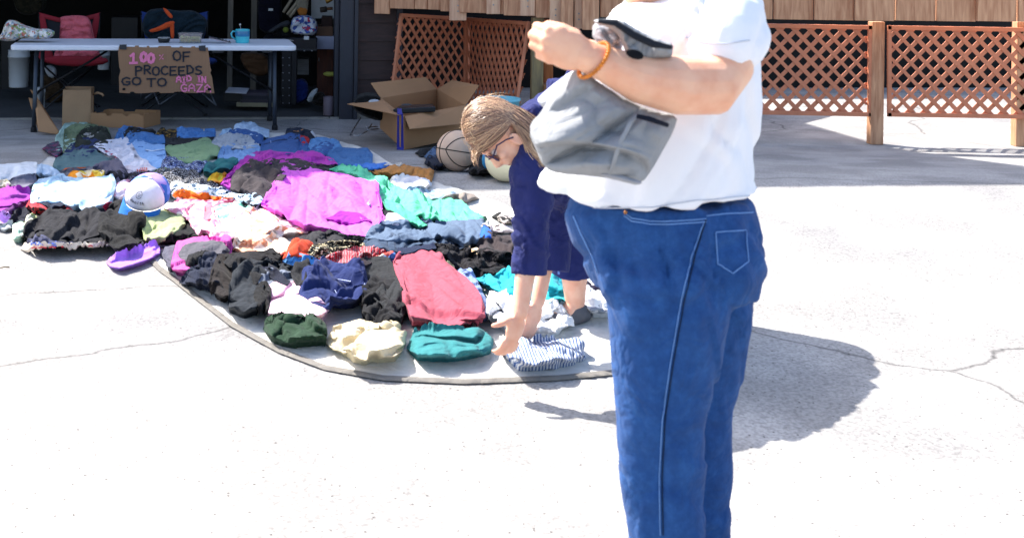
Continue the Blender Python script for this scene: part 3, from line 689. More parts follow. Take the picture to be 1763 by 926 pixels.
g('grey_jeans', 'faded grey jeans folded in the centre back', 'jeans', D_GREY, [(364, 248), (370, 237), (384, 233), (428, 236), (440, 246), (450, 256), (420, 262), (384, 256)], t=.06, amp=.02)
o = g('washed_jeans', 'washed blue jeans spread below the faded grey pair', 'jeans', fb('5b80b4', '6f95c6', '86a8d2', p='denim', n='washed_denim'), [(374, 274), (380, 256), (396, 250), (420, 256), (447, 252), (452, 268), (440, 280), (404, 282)], t=.07, amp=.014)
trim('hem', fb('b0bcc8', n='pale_hem'), [(393, 250), (420, 253), (446, 249)], 4, o); trim('inseam', fb('3d6098', n='seam_mid'), [(388, 252), (384, 272)], 1.5, o)
g('tan_patch_jeans', 'very dark jeans with tan patch at the back right of the pile', 'jeans', fb('1c2a48'), [(488, 238), (494, 223), (512, 221), (530, 223), (544, 236), (540, 244), (510, 246)], t=.05)
trim('leather_patch', fb('a8764e', n='tan_leather'), [(505, 223), (522, 225)], 6, o); trim('white_label', WHITE, [(536, 226), (544, 236)], 4, o)
o = g('folded_jeans', 'dark blue folded jeans standing out at centre back right', 'jeans', D_DARK, [(448, 263), (449, 246), (462, 241), (484, 235), (502, 230), (516, 232), (522, 250), (520, 263), (486, 267)], t=.09, amp=.008, wl=.12, ang=1.5)
trim('side_seam', fb('8aa4cc', n='seam_light'), [(466, 242), (468, 262)], 1.2, o); trim('waistband_seam', fb('18305c', n='seam_dark'), [(451, 250), (480, 241), (512, 238)], 1.6, o)
g('red_garment', 'small bright red garment between two pairs of jeans', 'garment', fb('c02024'), [(516, 242), (518, 234), (530, 237), (536, 250), (528, 254), (518, 250)], t=.05)
g('dark_blue_leg', 'dark blue trouser leg with the red garment on it', 'trousers', D_DARK, [(512, 264), (514, 242), (524, 240), (532, 252), (540, 264), (524, 270)], t=.05)
g('blue_skirt', 'light mid blue denim behind the denim shirt', 'denim', fb('4a79ae', '5788bc', '6595c6', p='denim', n='skirt_denim'), [(530, 256), (534, 241), (556, 239), (580, 243), (592, 256), (570, 264), (544, 266)], t=.06)
g('blue_sleeve', 'crumpled dark blue denim sleeve left of the denim shirt', 'sleeve', D_DARK, [(528, 268), (540, 256), (560, 246), (576, 252), (566, 268), (546, 274)], t=.06, amp=.02)
o = g('denim_shirt', 'blue denim shirt at the right end of the back row', 'shirt', fb('2a5688', '356398', '4474a8', p='denim', n='shirt_denim'), [(558, 278), (566, 262), (584, 254), (612, 256), (632, 256), (642, 266), (642, 281), (616, 286), (578, 284)], t=.08, amp=.016, wl=.09)
trim('collar', fb('1d3a5e', n='collar_dark'), [(606, 262), (624, 256)], 3, o); trim('placket', fb('1d3a5e', n='collar_dark'), [(572, 270), (600, 274), (616, 282)], 1.6, o)
g('teal_shirt', 'dark teal shirt between jeans and the magenta jacket', 'shirt', fb('1d6468'), [(350, 302), (356, 284), (376, 277), (410, 276), (410, 288), (396, 298), (370, 306)], t=.05)
g('yellow_garment', 'yellow and orange garment corner beside the magenta sleeve', 'garment', fb('e0b030', 'e8d848', 'd8862a', p='floral', s=.5), [(356, 312), (366, 302), (388, 300), (396, 306), (384, 316), (366, 316)], t=.03)
g('white_towel', 'white towel with dark pink striped border folded over', 'towel', fb('d6d8e6', wr=.8), [(160, 256), (172, 247), (196, 243), (218, 242), (230, 254), (240, 270), (256, 280), (255, 290), (224, 295), (212, 290), (204, 274), (180, 263)], t=.08, amp=.012)
o = bpy.data.objects['white_towel']; trim('border_stripe', fb('a03058', n='dark_pink'), [(163, 254), (176, 257), (190, 264), (203, 273)], 3, o); trim('border_stripe', fb('a03058', n='dark_pink'), [(165, 250), (180, 253), (194, 260), (206, 269)], 1.5, o)
# --- left block
g('lime_garment', 'lime green garment edge behind the sequined black top', 'garment', fb('8cae3c'), [(224, 302), (232, 296), (256, 292), (290, 291), (302, 296), (280, 302), (246, 304)], t=.03, amp=.02)
g('tag_shirt', 'white shirt with orange striped tag below the towel', 'shirt', fb('cfcbd8'), [(196, 296), (206, 286), (230, 288), (256, 284), (272, 292), (252, 300), (220, 302)], t=.03)
o = bpy.data.objects['tag_shirt']
for k in range(6): trim('tag_stripe', fb('d2502c', n='tag_orange'), [(236+k*3.2, 289.5-k*.3), (237+k*3.2, 296-k*.3)], 1.6, o)
g('lavender_grey_top', 'dark lavender grey top crumpled below the towel', 'top', fb('5d5a6c'), [(150, 298), (160, 286), (176, 279), (200, 280), (214, 290), (222, 302), (208, 310), (180, 306)], t=.07, amp=.024)
g('patterned_dark_skirt', 'dark grey purple garment behind the baseball cap', 'skirt', fb('3c3a48', '6a6478', '2c2a36', p='floral'), [(176, 312), (190, 303), (220, 300), (256, 298), (262, 306), (230, 316), (200, 320)], t=.04, amp=.02)
g('grey_knit', 'grey sweater edge left of the yellow print shirt', 'sweater', fb('6a6a74'), [(100, 302), (110, 294), (132, 292), (160, 288), (160, 298), (134, 304)], t=.03)
g('yellow_print_shirt', 'white and orange yellow print shirt behind the pale blue one', 'shirt', fb('e8dcc0', 'e8901e', 'e8c850', p='floral', s=.45), [(112, 308), (124, 297), (150, 295), (168, 293), (180, 300), (176, 312), (140, 316)], t=.05, amp=.02)
g('white_shirt', 'bright white shirt at the far left edge', 'shirt', fb('ced4dc'), [(-30, 306), (-20, 288), (10, 284), (38, 280), (64, 280), (66, 300), (40, 308), (4, 314)], t=.07, amp=.012, wl=.12)
g('ice_blue_shirt', 'ice blue shirt behind the light blue one, tucked by the white shirt', 'shirt', fb('b8cde2'), [(62, 302), (64, 284), (84, 284), (98, 292), (104, 300), (84, 306)], t=.05)
g('grey_tshirt', 'dusty grey t-shirt under the far left white shirt', 't-shirt', fb('6c6a7a'), [(4, 324), (16, 311), (34, 305), (60, 303), (64, 318), (44, 326)], t=.05)
g('cream_garment', 'cream floral garment edge under the far left white shirt', 'garment', fb('d8ceb8', 'c0b890', 'e4dcc8', p='floral'), [(-20, 322), (-10, 312), (12, 308), (18, 318), (6, 326)], t=.04)
g('purple_blouse', 'bright purple top at the far left edge', 'top', fb('98359e'), [(-30, 372), (-30, 330), (6, 323), (52, 328), (52, 342), (30, 356), (4, 370)], t=.09, amp=.012, wl=.12)
g('dark_purple_sleeve', 'dark purple sleeve hanging under the bright purple top', 'sleeve', fb('5a2266'), [(2, 368), (24, 354), (50, 344), (52, 356), (30, 366), (8, 374)], t=.05)
g('lilac_garment', 'lilac garment below the purple top at the left edge', 'garment', fb('c79ae0'), [(-30, 386), (-20, 372), (8, 369), (26, 372), (22, 382), (0, 386)], t=.03)
g('navy_trousers', 'navy trousers under the purple top', 'trousers', fb('1c2038'), [(16, 386), (24, 370), (46, 354), (58, 360), (50, 380), (34, 388)], t=.05)
g('grey_scrap', 'grey patterned scrap of cloth on the concrete at the left', 'cloth', fb('77787c', 'a8acb0', p='floral'), [(-8, 392), (2, 385), (20, 384), (22, 394), (8, 399)], t=.02)
g('mint_print_shirt', 'pale mint print shirt left of the black jacket', 'shirt', fb('c8d4c6', 'dde2d8', '8fb0a0', p='floral', s=.7), [(22, 412), (21, 388), (34, 383), (46, 386), (50, 404), (40, 414)], t=.05)
g('cream_print_shirt', 'cream print shirt left of the red print shirt', 'shirt', fb('d8d6c0', 'b0b888', p='floral', s=.7), [(42, 384), (46, 372), (62, 364), (74, 368), (72, 382), (56, 388)], t=.05)
g('red_print_shirt', 'red shirt with black print under the light blue shirt', 'shirt', fb('c42c38', '26161c', 'd04048', p='floral', s=.8), [(44, 356), (50, 346), (80, 352), (120, 352), (134, 360), (120, 368), (84, 370), (60, 366)], t=.05, amp=.02)
g('navy_shirt', 'navy shirt layer between the red print and light blue shirts', 'shirt', fb('2c3450'), [(58, 350), (64, 342), (94, 343), (116, 350), (104, 356), (76, 357)], t=.03)
g('blue_print_shirt', 'pink and white print shirt left of the baseball cap', 'shirt', fb('d8c8d8', 'c890a8', 'e6dcea', p='floral', s=.8), [(190, 340), (196, 318), (214, 312), (230, 316), (222, 330), (206, 344)], t=.04)
o = g('light_blue_shirt', 'large light blue shirt left of the baseball cap', 'shirt', fb('aac6dc'), [(52, 350), (56, 322), (66, 310), (92, 304), (108, 300), (118, 306), (150, 308), (196, 305), (200, 316), (194, 340), (182, 358), (148, 362), (124, 354), (104, 346), (78, 350)], t=.1, amp=.018, wl=.1)
trim('collar', fb('86a4c0', n='collar_shade'), [(106, 302), (108, 310), (117, 310)], 3, o)
g('maroon_top', 'crimson garment corner under the light blue shirt', 'garment', fb('a01c3c'), [(176, 364), (184, 352), (194, 350), (198, 362), (186, 370)], t=.04)
g('black_trousers', 'black trousers lying under the baseball cap', 'trousers', fb('15151c'), [(182, 372), (190, 352), (206, 346), (226, 362), (240, 376), (230, 386), (204, 384)], t=.06)
g('black_jacket', 'black jacket crumpled nearest the left concrete', 'jacket', fb('2a2a32'), [(39, 402), (44, 384), (62, 374), (90, 364), (130, 364), (164, 362), (180, 372), (186, 390), (190, 412), (168, 420), (120, 418), (72, 420), (46, 414)], t=.12, amp=.03, wl=.085, ang=.25, sharp=.35)
o = bpy.data.objects['black_jacket']; trim('pocket_flap', fb('0c0c10', n='deep_black'), [(118, 372), (118, 388)], 9, o)
o = g('letter_tshirt', 'rolled grey t-shirt with blue lettering below the black jacket', 't-shirt', fb('40435e'), [(44, 422), (48, 410), (80, 414), (110, 418), (140, 420), (130, 426), (80, 427)], t=.03, amp=.002)
def pl(txt, x0, y0, x1, y1, wd, m, parent, gap=.25):
    n = len(txt); cw = (x1-x0)/(n+(n-1)*gap); x = x0
    LG = dict(GL); LG['H'] = [[(.1, 0), (.1, 1)], [(.9, 0), (.9, 1)], [(.1, .5), (.9, .5)]]; LG['V'] = [[(.05, 0), (.5, 1), (.95, 0)]]; LG['L'] = [[(.1, 0), (.1, 1), (.9, 1)]]
    for ch in txt:
        for s in LG.get(ch, []): trim('letter', m, [(x+a*cw, y0+c*(y1-y0)+(x-x0)/(x1-x0)*1.5) for a, c in s], wd, parent, off=.006)
        x += cw*(1+gap)
pl('HAVE', 53, 415, 98, 422, 2.0, fb('5c78d8', n='letter_blue'), o)
o = g('cream_tshirt', 'rolled cream t-shirt with faint red lettering, lowest at the left', 't-shirt', fb('dccfc0'), [(34, 429), (42, 420), (90, 425), (140, 421), (176, 418), (196, 420), (170, 427), (100, 431), (50, 433)], t=.025, amp=.0015)
for a, c in ((54, 64), (66, 80), (84, 96), (106, 109), (152, 160)): trim('red_print', fb('d0404c', n='red_ink'), [(a, 427.5-(a-54)*.03), ((a+c)/2, 425.5-(a-54)*.03), (c, 427.5-(a-54)*.03)], 2, o, off=.006)
g('long_black_sleeve', 'black knotted long sleeves hanging toward the olive shirt', 'sweater', fb('1b1b20'), [(168, 398), (172, 376), (192, 366), (212, 370), (222, 384), (240, 372), (248, 386), (246, 408), (234, 424), (208, 430), (188, 418)], t=.12, amp=.035, wl=.09, ang=1.2, sharp=.3)
g('grey_shirt_edge', 'thin grey garment edge between black jacket and pink print blouse', 'garment', fb('77747e'), [(180, 426), (240, 424), (270, 414), (330, 406), (350, 412), (310, 422), (270, 424), (220, 430)], t=.02, amp=.012)
g('black_piece', 'black piece under the olive lime shirt', 'skirt', fb('0f0f14'), [(262, 418), (276, 402), (310, 384), (330, 388), (350, 404), (340, 414), (300, 417)], t=.04)  # near-black flat piece at the shirt's lower right
g('olive_lime_shirt', 'pale olive green shirt folded below the baseball cap', 'shirt', fb('a3ad7e'), [(244, 384), (252, 370), (276, 364), (302, 362), (318, 376), (320, 386), (300, 400), (268, 416), (250, 414), (246, 400)], t=.12, amp=.012, wl=.1, ang=.9)
# --- centre
g('black_sequin_top', 'black top with silver sequins behind the blue lace', 'top', fb('232026', 'b8b8bc', p='speckle', s=.6, n='sequin'), [(248, 322), (252, 306), (276, 297), (300, 294), (334, 298), (352, 310), (380, 322), (372, 334), (330, 334), (290, 330)], t=.08, amp=.02, wl=.08, ang=-.2, sharp=.4)
g('blue_lace_top', 'white and blue lace top between the cap and brown hoodie', 'top', fb('c2d6e6', '3c5068', 'e4eaf0', p='floral', s=1.4), [(288, 330), (296, 318), (326, 320), (362, 326), (396, 320), (430, 334), (442, 348), (400, 348), (340, 342), (300, 338)], t=.05, amp=.018)
g('orange_band', 'orange garment in a narrow band above the pink print blouse', 'garment', fb('e0782c'), [(296, 342), (302, 332), (330, 333), (366, 338), (402, 346), (396, 351), (340, 348)], t=.04, amp=.01)
g('rose_blouse', 'rose pink crumpled top right of the baseball cap', 'top', fb('c25a78', 'd88098', 'e0a0b0', p='floral', s=.8), [(296, 360), (300, 346), (326, 344), (372, 347), (418, 349), (424, 354), (380, 362), (330, 366)], t=.05, amp=.024)
g('aqua_print_blouse', 'white blouse with aqua print beside the pink one', 'blouse', fb('e0e6e0', '78c8b0', 'd6ece4', p='floral', s=.7), [(350, 384), (364, 360), (386, 352), (420, 348), (444, 350), (446, 360), (420, 374), (384, 390)], t=.05, amp=.014)
g('cream_print_dress', 'cream and pink print dress left of the big magenta jacket', 'dress', fb('e6d4cc', 'dca6b4', 'ead8cc', 'dc9a7c', p='floral', s=.8), [(372, 404), (386, 380), (410, 368), (446, 356), (468, 366), (500, 384), (536, 393), (530, 402), (500, 404), (470, 404), (444, 420), (400, 420)], t=.08, amp=.016, wl=.11, ang=.5)
g('pink_print_blouse', 'pale pink print blouse arching right of the olive lime shirt', 'blouse', fb('ecc4cc', 'd888a0', 'f2dcd8', 'c88ca8', p='floral', s=.9), [(280, 358), (296, 350), (326, 352), (350, 348), (368, 358), (370, 376), (384, 392), (404, 412), (398, 418), (366, 412), (338, 398), (322, 374), (296, 364)], t=.1, amp=.02)
g('coral_sleeve', 'small coral pink rolled sleeve in the middle of the print blouses', 'sleeve', fb('dc7080'), [(350, 376), (352, 358), (362, 353), (370, 364), (366, 382), (358, 384)], t=.06)
g('peach_blouse', 'cream peach blouse with pale print below the print dress', 'blouse', fb('ecd6c4', 'e0a888', 'f0e2d4', p='floral', s=.5), [(398, 432), (402, 418), (430, 412), (452, 405), (474, 404), (494, 414), (508, 426), (504, 438), (470, 442), (420, 438)], t=.09, amp=.016)
g('magenta_hood', 'darker magenta jacket sleeve curving round the brown hoodie', 'jacket', fb('a3329e'), [(378, 318), (396, 296), (416, 278), (440, 264), (470, 264), (500, 265), (540, 266), (572, 274), (582, 284), (560, 288), (500, 284), (446, 288), (412, 308), (396, 322)], t=.07, amp=.02, wl=.07, ang=.1)
g('brown_hoodie', 'grey brown hoodie crumpled between the magenta jackets', 'hoodie', fb('544c50'), [(396, 326), (400, 304), (418, 288), (434, 278), (480, 278), (530, 280), (580, 290), (560, 300), (500, 300), (486, 320), (470, 346), (448, 348), (424, 332)], t=.11, amp=.035, wl=.09, ang=.6, sharp=.3)
g('indigo_strip', 'dark lace edge just below the brown hoodie', 'garment', fb('2b2f3e', '9cb2c4', p='floral'), [(404, 344), (420, 334), (448, 342), (458, 352), (440, 356)], t=.03)
g('black_shorts', 'black shorts between the magenta jacket and the mint green shirt', 'shorts', fb('12141f'), [(634, 382), (640, 352), (656, 346), (680, 354), (704, 372), (716, 384), (690, 392), (660, 392)], t=.06)
g('tan_jacket', 'tan ochre jacket with folded sleeve at the back right', 'jacket', fb('a8743c'), [(618, 298), (640, 292), (664, 288), (700, 288), (730, 290), (748, 293), (746, 304), (740, 316), (728, 308), (700, 306), (660, 304)], t=.06, amp=.014, ang=.1)
g('blue_edge', 'bright blue garment edge behind the tan jacket', 'garment', fb('3e74c4'), [(596, 290), (612, 284), (640, 282), (676, 283), (672, 290), (640, 293)], t=.03)
g('animal_print_scarf', 'small black and white animal print scarf behind the tan jacket', 'scarf', fb('c8c4bc', '4a4640', p='speckle', s=.5, n='animal'), [(660, 290), (672, 283), (690, 281), (698, 287), (684, 291)], t=.03)
g('white_blouse', 'bright white blouse on the ground below the tan jacket', 'blouse', fb('d8d4d8', 'b8c0d0', 'e0dcda', p='floral', s=.3), [(666, 318), (676, 306), (700, 304), (734, 308), (744, 320), (720, 330), (690, 330)], t=.04)
g('slate_blue_print', 'pale slate blue garment right behind the mint green shirt', 'garment', fb('8ea6bc', 'b8c4cc', '6c8094', p='floral', s=.6), [(690, 336), (704, 326), (740, 328), (780, 330), (800, 336), (770, 346), (720, 344)], t=.035)
g('taupe_sock', 'taupe crumpled garment at the right of the slate blue one', 'garment', fb('8b8078'), [(756, 346), (768, 336), (790, 334), (818, 337), (826, 342), (796, 350)], t=.04, amp=.02)
o = g('mint_shirt', 'long mint green shirt stretched right of the magenta jacket', 'shirt', fb('62c59c'), [(566, 292), (584, 286), (612, 288), (640, 300), (680, 318), (710, 334), (750, 344), (796, 350), (820, 364), (838, 376), (812, 383), (776, 380), (740, 386), (712, 378), (676, 360), (650, 348), (648, 326), (616, 308)], t=.08, amp=.028, wl=.075, ang=-.45, aniso=5, sharp=.35)
trim('label', fb('2e5a48', n='label_green'), [(834, 372), (838, 379)], 4, o)
g('lavender_white_shirt', 'pale lilac white garment corner between black shorts and slate trousers', 'garment', fb('c8c0d0'), [(656, 388), (668, 374), (696, 366), (700, 384), (688, 392)], t=.05, amp=.006)
o = g('magenta_jacket', 'large bright magenta jacket spread in the middle of the pile', 'jacket', fb('cf5ccc', wr=.35, rough=.7), [(449, 354), (462, 332), (478, 308), (488, 290), (498, 284), (520, 290), (560, 298), (604, 306), (656, 320), (646, 340), (636, 356), (648, 368), (664, 380), (652, 394), (636, 411), (604, 406), (560, 398), (524, 392), (486, 372)], t=.15, amp=.026, wl=.13, ang=.35, sharp=.45)
trim('zip', fb('5a4a78', n='zip_dark'), [(655, 321), (646, 338), (636, 355)], 3, o); trim('lining', fb('a0a8d0', n='lining'), [(652, 325), (644, 340), (633, 352)], 5, o); trim('drawcord', fb('7d2080', n='cord'), [(545, 314), (560, 320), (572, 325), (580, 330)], 2, o)
# --- front rows
g('charcoal_fleece', 'charcoal fleece left below the magenta jacket', 'fleece', fb('403e44'), [(500, 424), (510, 408), (536, 401), (580, 402), (620, 408), (632, 418), (600, 430), (540, 432)], t=.07, amp=.018)
g('slate_undershirt', 'dark slate garment crumpled below the slate trousers', 'garment', fb('36465c'), [(620, 430), (640, 412), (700, 412), (780, 412), (836, 410), (834, 424), (790, 432), (740, 440), (690, 446), (650, 442)], t=.07, amp=.022, ang=0)
o = g('slate_trousers', 'slate blue trousers right of the magenta jacket', 'trousers', fb('56677e'), [(628, 410), (640, 394), (668, 386), (704, 382), (740, 384), (760, 386), (786, 380), (830, 381), (842, 392), (838, 412), (800, 418), (764, 408), (730, 412), (690, 414), (650, 415)], t=.1, amp=.022, wl=.1, ang=.1)
g('print_scrap', 'white scarf with dark print on the concrete by the navy sleeve', 'scarf', fb('d8ccc8', '3a3440', 'c8bcc0', p='floral'), [(828, 396), (838, 388), (862, 388), (890, 392), (892, 402), (862, 400), (840, 400)], t=.02)
g('grey_cap_scrap', 'small grey and white folded garment right of the mint shirt', 'garment', fb('b8aea8', '2c2a2c', p='floral', s=.4), [(846, 374), (858, 366), (872, 370), (890, 380), (890, 386), (868, 382)], t=.03)
g('royal_blue_tee', 'royal blue garment corner above the taupe sweater', 'garment', fb('2d60b8'), [(826, 408), (830, 394), (842, 398), (850, 408), (842, 416)], t=.04)
g('taupe_sweater', 'taupe brown sweater left of the navy sleeve', 'sweater', fb('574c4e'), [(818, 436), (826, 418), (840, 406), (866, 410), (900, 414), (905, 440), (870, 448), (836, 446)], t=.09, amp=.03, ang=1.3)
g('cream_bit', 'little cream garment left of the taupe sweater', 'garment', fb('e0c8a8'), [(802, 438), (808, 430), (822, 427), (828, 438), (816, 444)], t=.03)
g('black_knit', 'black open knit shawl right of the rose shirt', 'shawl', fb('1c1a20', '3c3840', p='speckle', s=.5, n='knit', wr=1), [(738, 432), (744, 421), (764, 422), (790, 434), (826, 436), (870, 442), (905, 444), (905, 466), (870, 474), (826, 472), (790, 462), (760, 450)], t=.1, amp=.02, wl=.05, aniso=1.3)
g('black_belt_trousers', 'black trousers with pale edge below the knit shawl', 'trousers', fb('18171c'), [(798, 476), (812, 464), (850, 460), (905, 456), (908, 468), (880, 482), (840, 486), (812, 484)], t=.05, amp=.02)
g('orange_red_top', 'orange red top folded in waves behind the black trousers', 'top', fb('cc4428'), [(488, 446), (500, 430), (512, 418), (530, 428), (548, 434), (560, 446), (530, 456), (498, 456)], t=.06, amp=.028, ang=1.3)
g('leopard_scarf', 'speckled leopard scarf below the charcoal fleece', 'scarf', fb('17140f', 'c8b890', 'e8e0cc', p='speckle', s=.5, n='leopard'), [(528, 440), (544, 426), (576, 418), (606, 413), (628, 420), (630, 428), (600, 434), (570, 446), (544, 450)], t=.06, amp=.014)
g('plaid_shirt', 'red black and white plaid shirt between the scarf and navy jeans', 'shirt', fb('b83440', '2e2a34', 'c8b8bc', '8c2a38', p='plaid'), [(540, 452), (560, 442), (600, 430), (630, 426), (656, 436), (672, 444), (650, 456), (610, 458), (572, 462)], t=.05, amp=.02)
g('white_fringe', 'white print garment tucked above the rose shirt', 'garment', fb('d8c8bc', 'b85048', p='floral'), [(640, 450), (652, 440), (680, 436), (690, 442), (676, 450)], t=.03)
g('sky_blue_top', 'sky blue top folded above the navy jeans', 'top', fb('5a92c8'), [(486, 456), (498, 440), (520, 444), (560, 452), (584, 458), (576, 470), (540, 470), (504, 464)], t=.06, amp=.016)
g('blue_sliver', 'mid blue garment edge at the top of the rose shirt', 'garment', fb('4a78b8'), [(660, 452), (676, 442), (700, 434), (706, 440), (684, 456)], t=.04)
g('grey_skirt', 'slate grey garment left of the pink and grey top', 'skirt', fb('50505e'), [(274, 434), (290, 428), (308, 424), (304, 450), (294, 462), (284, 448)], t=.05)
o = g('pink_grey_top', 'pink top with grey panel at the front left corner', 'top', fb('cf58a8'), [(293, 464), (298, 440), (304, 418), (330, 412), (370, 411), (396, 414), (402, 432), (380, 440), (340, 450), (328, 468), (316, 469)], t=.1, amp=.012)
g('grey_panel_shirt', 'mid grey shirt lying on the pink top', 'shirt', fb('56545c'), [(306, 440), (314, 425), (344, 418), (384, 416), (396, 432), (390, 442), (350, 448), (322, 452)], t=.05, amp=.01)
g('lavender_socks', 'small lavender garment alone on the concrete at front', 'garment', fb('a878d8'), [(182, 452), (190, 444), (216, 436), (240, 430), (264, 421), (275, 424), (276, 436), (256, 448), (228, 458), (204, 462), (190, 458)], t=.03, amp=.004, wl=.12)
g('black_scarf', 'black thin straps and scarf left of the black trousers', 'scarf', fb('17171c'), [(318, 458), (326, 440), (344, 434), (370, 436), (372, 452), (346, 464)], t=.06, amp=.03, wl=.05)
o = g('navy_trouser_leg', 'slate navy trouser leg at the lower left front', 'trousers', fb('2c3450'), [(308, 490), (320, 482), (340, 462), (350, 440), (372, 436), (376, 456), (366, 476), (380, 500), (350, 494)], t=.1, amp=.022, ang=1.0)
o = g('brown_black_trousers', 'brown black trousers with buckle left of the dark slate leggings', 'trousers', BROWNB, [(358, 500), (364, 462), (376, 440), (410, 434), (450, 434), (482, 436), (484, 450), (440, 456), (420, 470), (412, 502), (386, 512)], t=.12, amp=.03, wl=.1, ang=1.2, sharp=.35)
trim('waistband', fb('0f0b0c', n='band_dark'), [(386, 441), (420, 436), (460, 436), (482, 440)], 4, o)
g('black_jeans', 'black jeans with zip behind the dark slate leggings', 'jeans', fb('17161c'), [(420, 456), (428, 438), (456, 432), (470, 428), (484, 442), (482, 456), (450, 462)], t=.08, amp=.02)
g('dark_slate_leggings', 'dark slate leggings tangled at the front centre left', 'leggings', fb('2e3640'), [(392, 530), (394, 494), (404, 462), (430, 452), (470, 450), (520, 462), (526, 474), (490, 478), (458, 484), (450, 506), (446, 536), (420, 542)], t=.14, amp=.04, wl=.095, ang=1.1, sharp=.3)
o = g('faded_black_jeans', 'faded black jeans with white lettered label at the front', 'jeans', fb('3c3e48', '6c7484', '23242c', p='denim', n='faded_black'), [(444, 496), (448, 470), (470, 466), (510, 470), (545, 474), (550, 484), (510, 490), (470, 494)], t=.07, amp=.01)
trim('label', fb('c8c8cc', n='label_white'), [(453, 470), (450, 484), (460, 496)], 9, o); pl('HE', 530, 474, 544, 481, 1.4, fb('d0d0d6', n='label_ink'), o)
g('pink_folded_shirt', 'pale pink folded shirt at the very front', 'shirt', fb('e0b8cc'), [(460, 540), (462, 492), (480, 485), (520, 485), (545, 490), (556, 500), (572, 530), (556, 548), (500, 552)], t=.1, amp=.008, wl=.14)
g('black_front_tee', 'charcoal garment bunched between navy jeans and rose shirt', 'shirt', fb('33363a'), [(616, 478), (620, 452), (640, 443), (668, 443), (680, 462), (692, 486), (700, 530), (670, 545), (640, 520)], t=.14, amp=.018, ang=-.7)
o = g('navy_rope_trousers', 'navy trousers with pale piping twisted at the front', 'trousers', fb('1f2c5c'), [(514, 506), (524, 474), (544, 458), (590, 458), (626, 462), (634, 484), (628, 512), (600, 530), (560, 530), (530, 518)], t=.13, amp=.045, wl=.09, ang=.8, sharp=.3)
for pts in ([(530, 474), (550, 480), (572, 492), (580, 505)], [(572, 470), (600, 462), (620, 472), (628, 488), (618, 502)], [(556, 488), (580, 480), (604, 484)], [(540, 462), (566, 458), (600, 456)], [(590, 500), (604, 492), (622, 494)]): trim('piping', fb('b8c4e8', n='piping'), pts, .8, o)
g('black_rope_top', 'black tangled top directly left of the rose shirt base', 'top', fb('1d1d22'), [(622, 540), (624, 496), (640, 480), (664, 484), (690, 492), (704, 526), (690, 556), (650, 560)], t=.12, amp=.04, wl=.07)
g('yellow_white_belt', 'pale yellow garment edge running beside the rose shirt', 'garment', fb('dcd6a0'), [(732, 432), (742, 432), (764, 450), (782, 466), (784, 474), (770, 470), (750, 452)], t=.04)
g('periwinkle_shirt', 'periwinkle grey shirt corner right of the rose shirt', 'shirt', fb('7c90be'), [(776, 474), (790, 466), (812, 464), (822, 484), (838, 516), (846, 546), (816, 548), (800, 510)], t=.08, amp=.008)
g('rose_shirt', 'dusty rose red folded shirt at the front centre', 'shirt', fb('a04c5c'), [(676, 452), (688, 436), (712, 428), (736, 426), (752, 438), (774, 456), (796, 476), (820, 500), (836, 530), (830, 556), (770, 562), (706, 556), (694, 510), (684, 480)], t=.17, amp=.018, wl=.11, ang=1.1)
g('turquoise_blouse', 'turquoise top beside the reaching hand', 'top', fb('2aa6b4'), [(820, 480), (846, 476), (872, 470), (884, 458), (920, 470), (966, 482), (970, 508), (960, 532), (900, 530), (862, 508), (840, 496)], t=.1, amp=.03, ang=.3)
g('white_tee_front', 'white t-shirt in front of the turquoise top', 't-shirt', fb('d8dade'), [(836, 540), (844, 506), (870, 508), (900, 520), (960, 528), (990, 560), (930, 580), (870, 570)], t=.08)
g('indigo_sweater', 'indigo sweater under the bending shopper, beside the blue jeans', 'sweater', fb('352e50'), [(1000, 494), (1008, 456), (1024, 444), (1050, 446), (1100, 470), (1110, 510), (1060, 520), (1020, 508)], t=.11, amp=.02)
g('lace_white_top', 'white top with grey lace below the indigo sweater', 'top', fb('dcdee2', '9aa2ae', 'e6e8ec', p='floral', s=.8), [(978, 520), (996, 496), (1024, 486), (1052, 488), (1080, 510), (1070, 540), (1020, 540)], t=.08)

g('folded_teal_towel', 'teal towel folded in front of the rose shirt', 'towel', fb('2f7478'), [(700, 600), (712, 572), (760, 562), (822, 566), (850, 584), (846, 606), (780, 616), (720, 614)], t=.1, amp=.01, wl=.12)
g('cream_cardigan', 'cream cardigan spread near the lower edge of the sheet', 'cardigan', fb('cdbf9f'), [(560, 590), (572, 560), (620, 552), (680, 562), (700, 590), (680, 616), (610, 618)], t=.1, amp=.02)
g('green_shorts', 'dark green shorts at the lower left corner of the sheet', 'shorts', fb('2e5138'), [(452, 566), (470, 546), (520, 546), (560, 560), (562, 590), (510, 596), (470, 586)], t=.09, amp=.018)
g('striped_shirt', 'blue and white striped shirt at the lower right of the sheet', 'shirt', fb('35548c', 'c8ccd4', '35548c', 'd4d6da', p='stripe', s=2.2), [(860, 606), (880, 586), (940, 584), (1000, 592), (1010, 616), (960, 632), (890, 630)], t=.08, amp=.014)

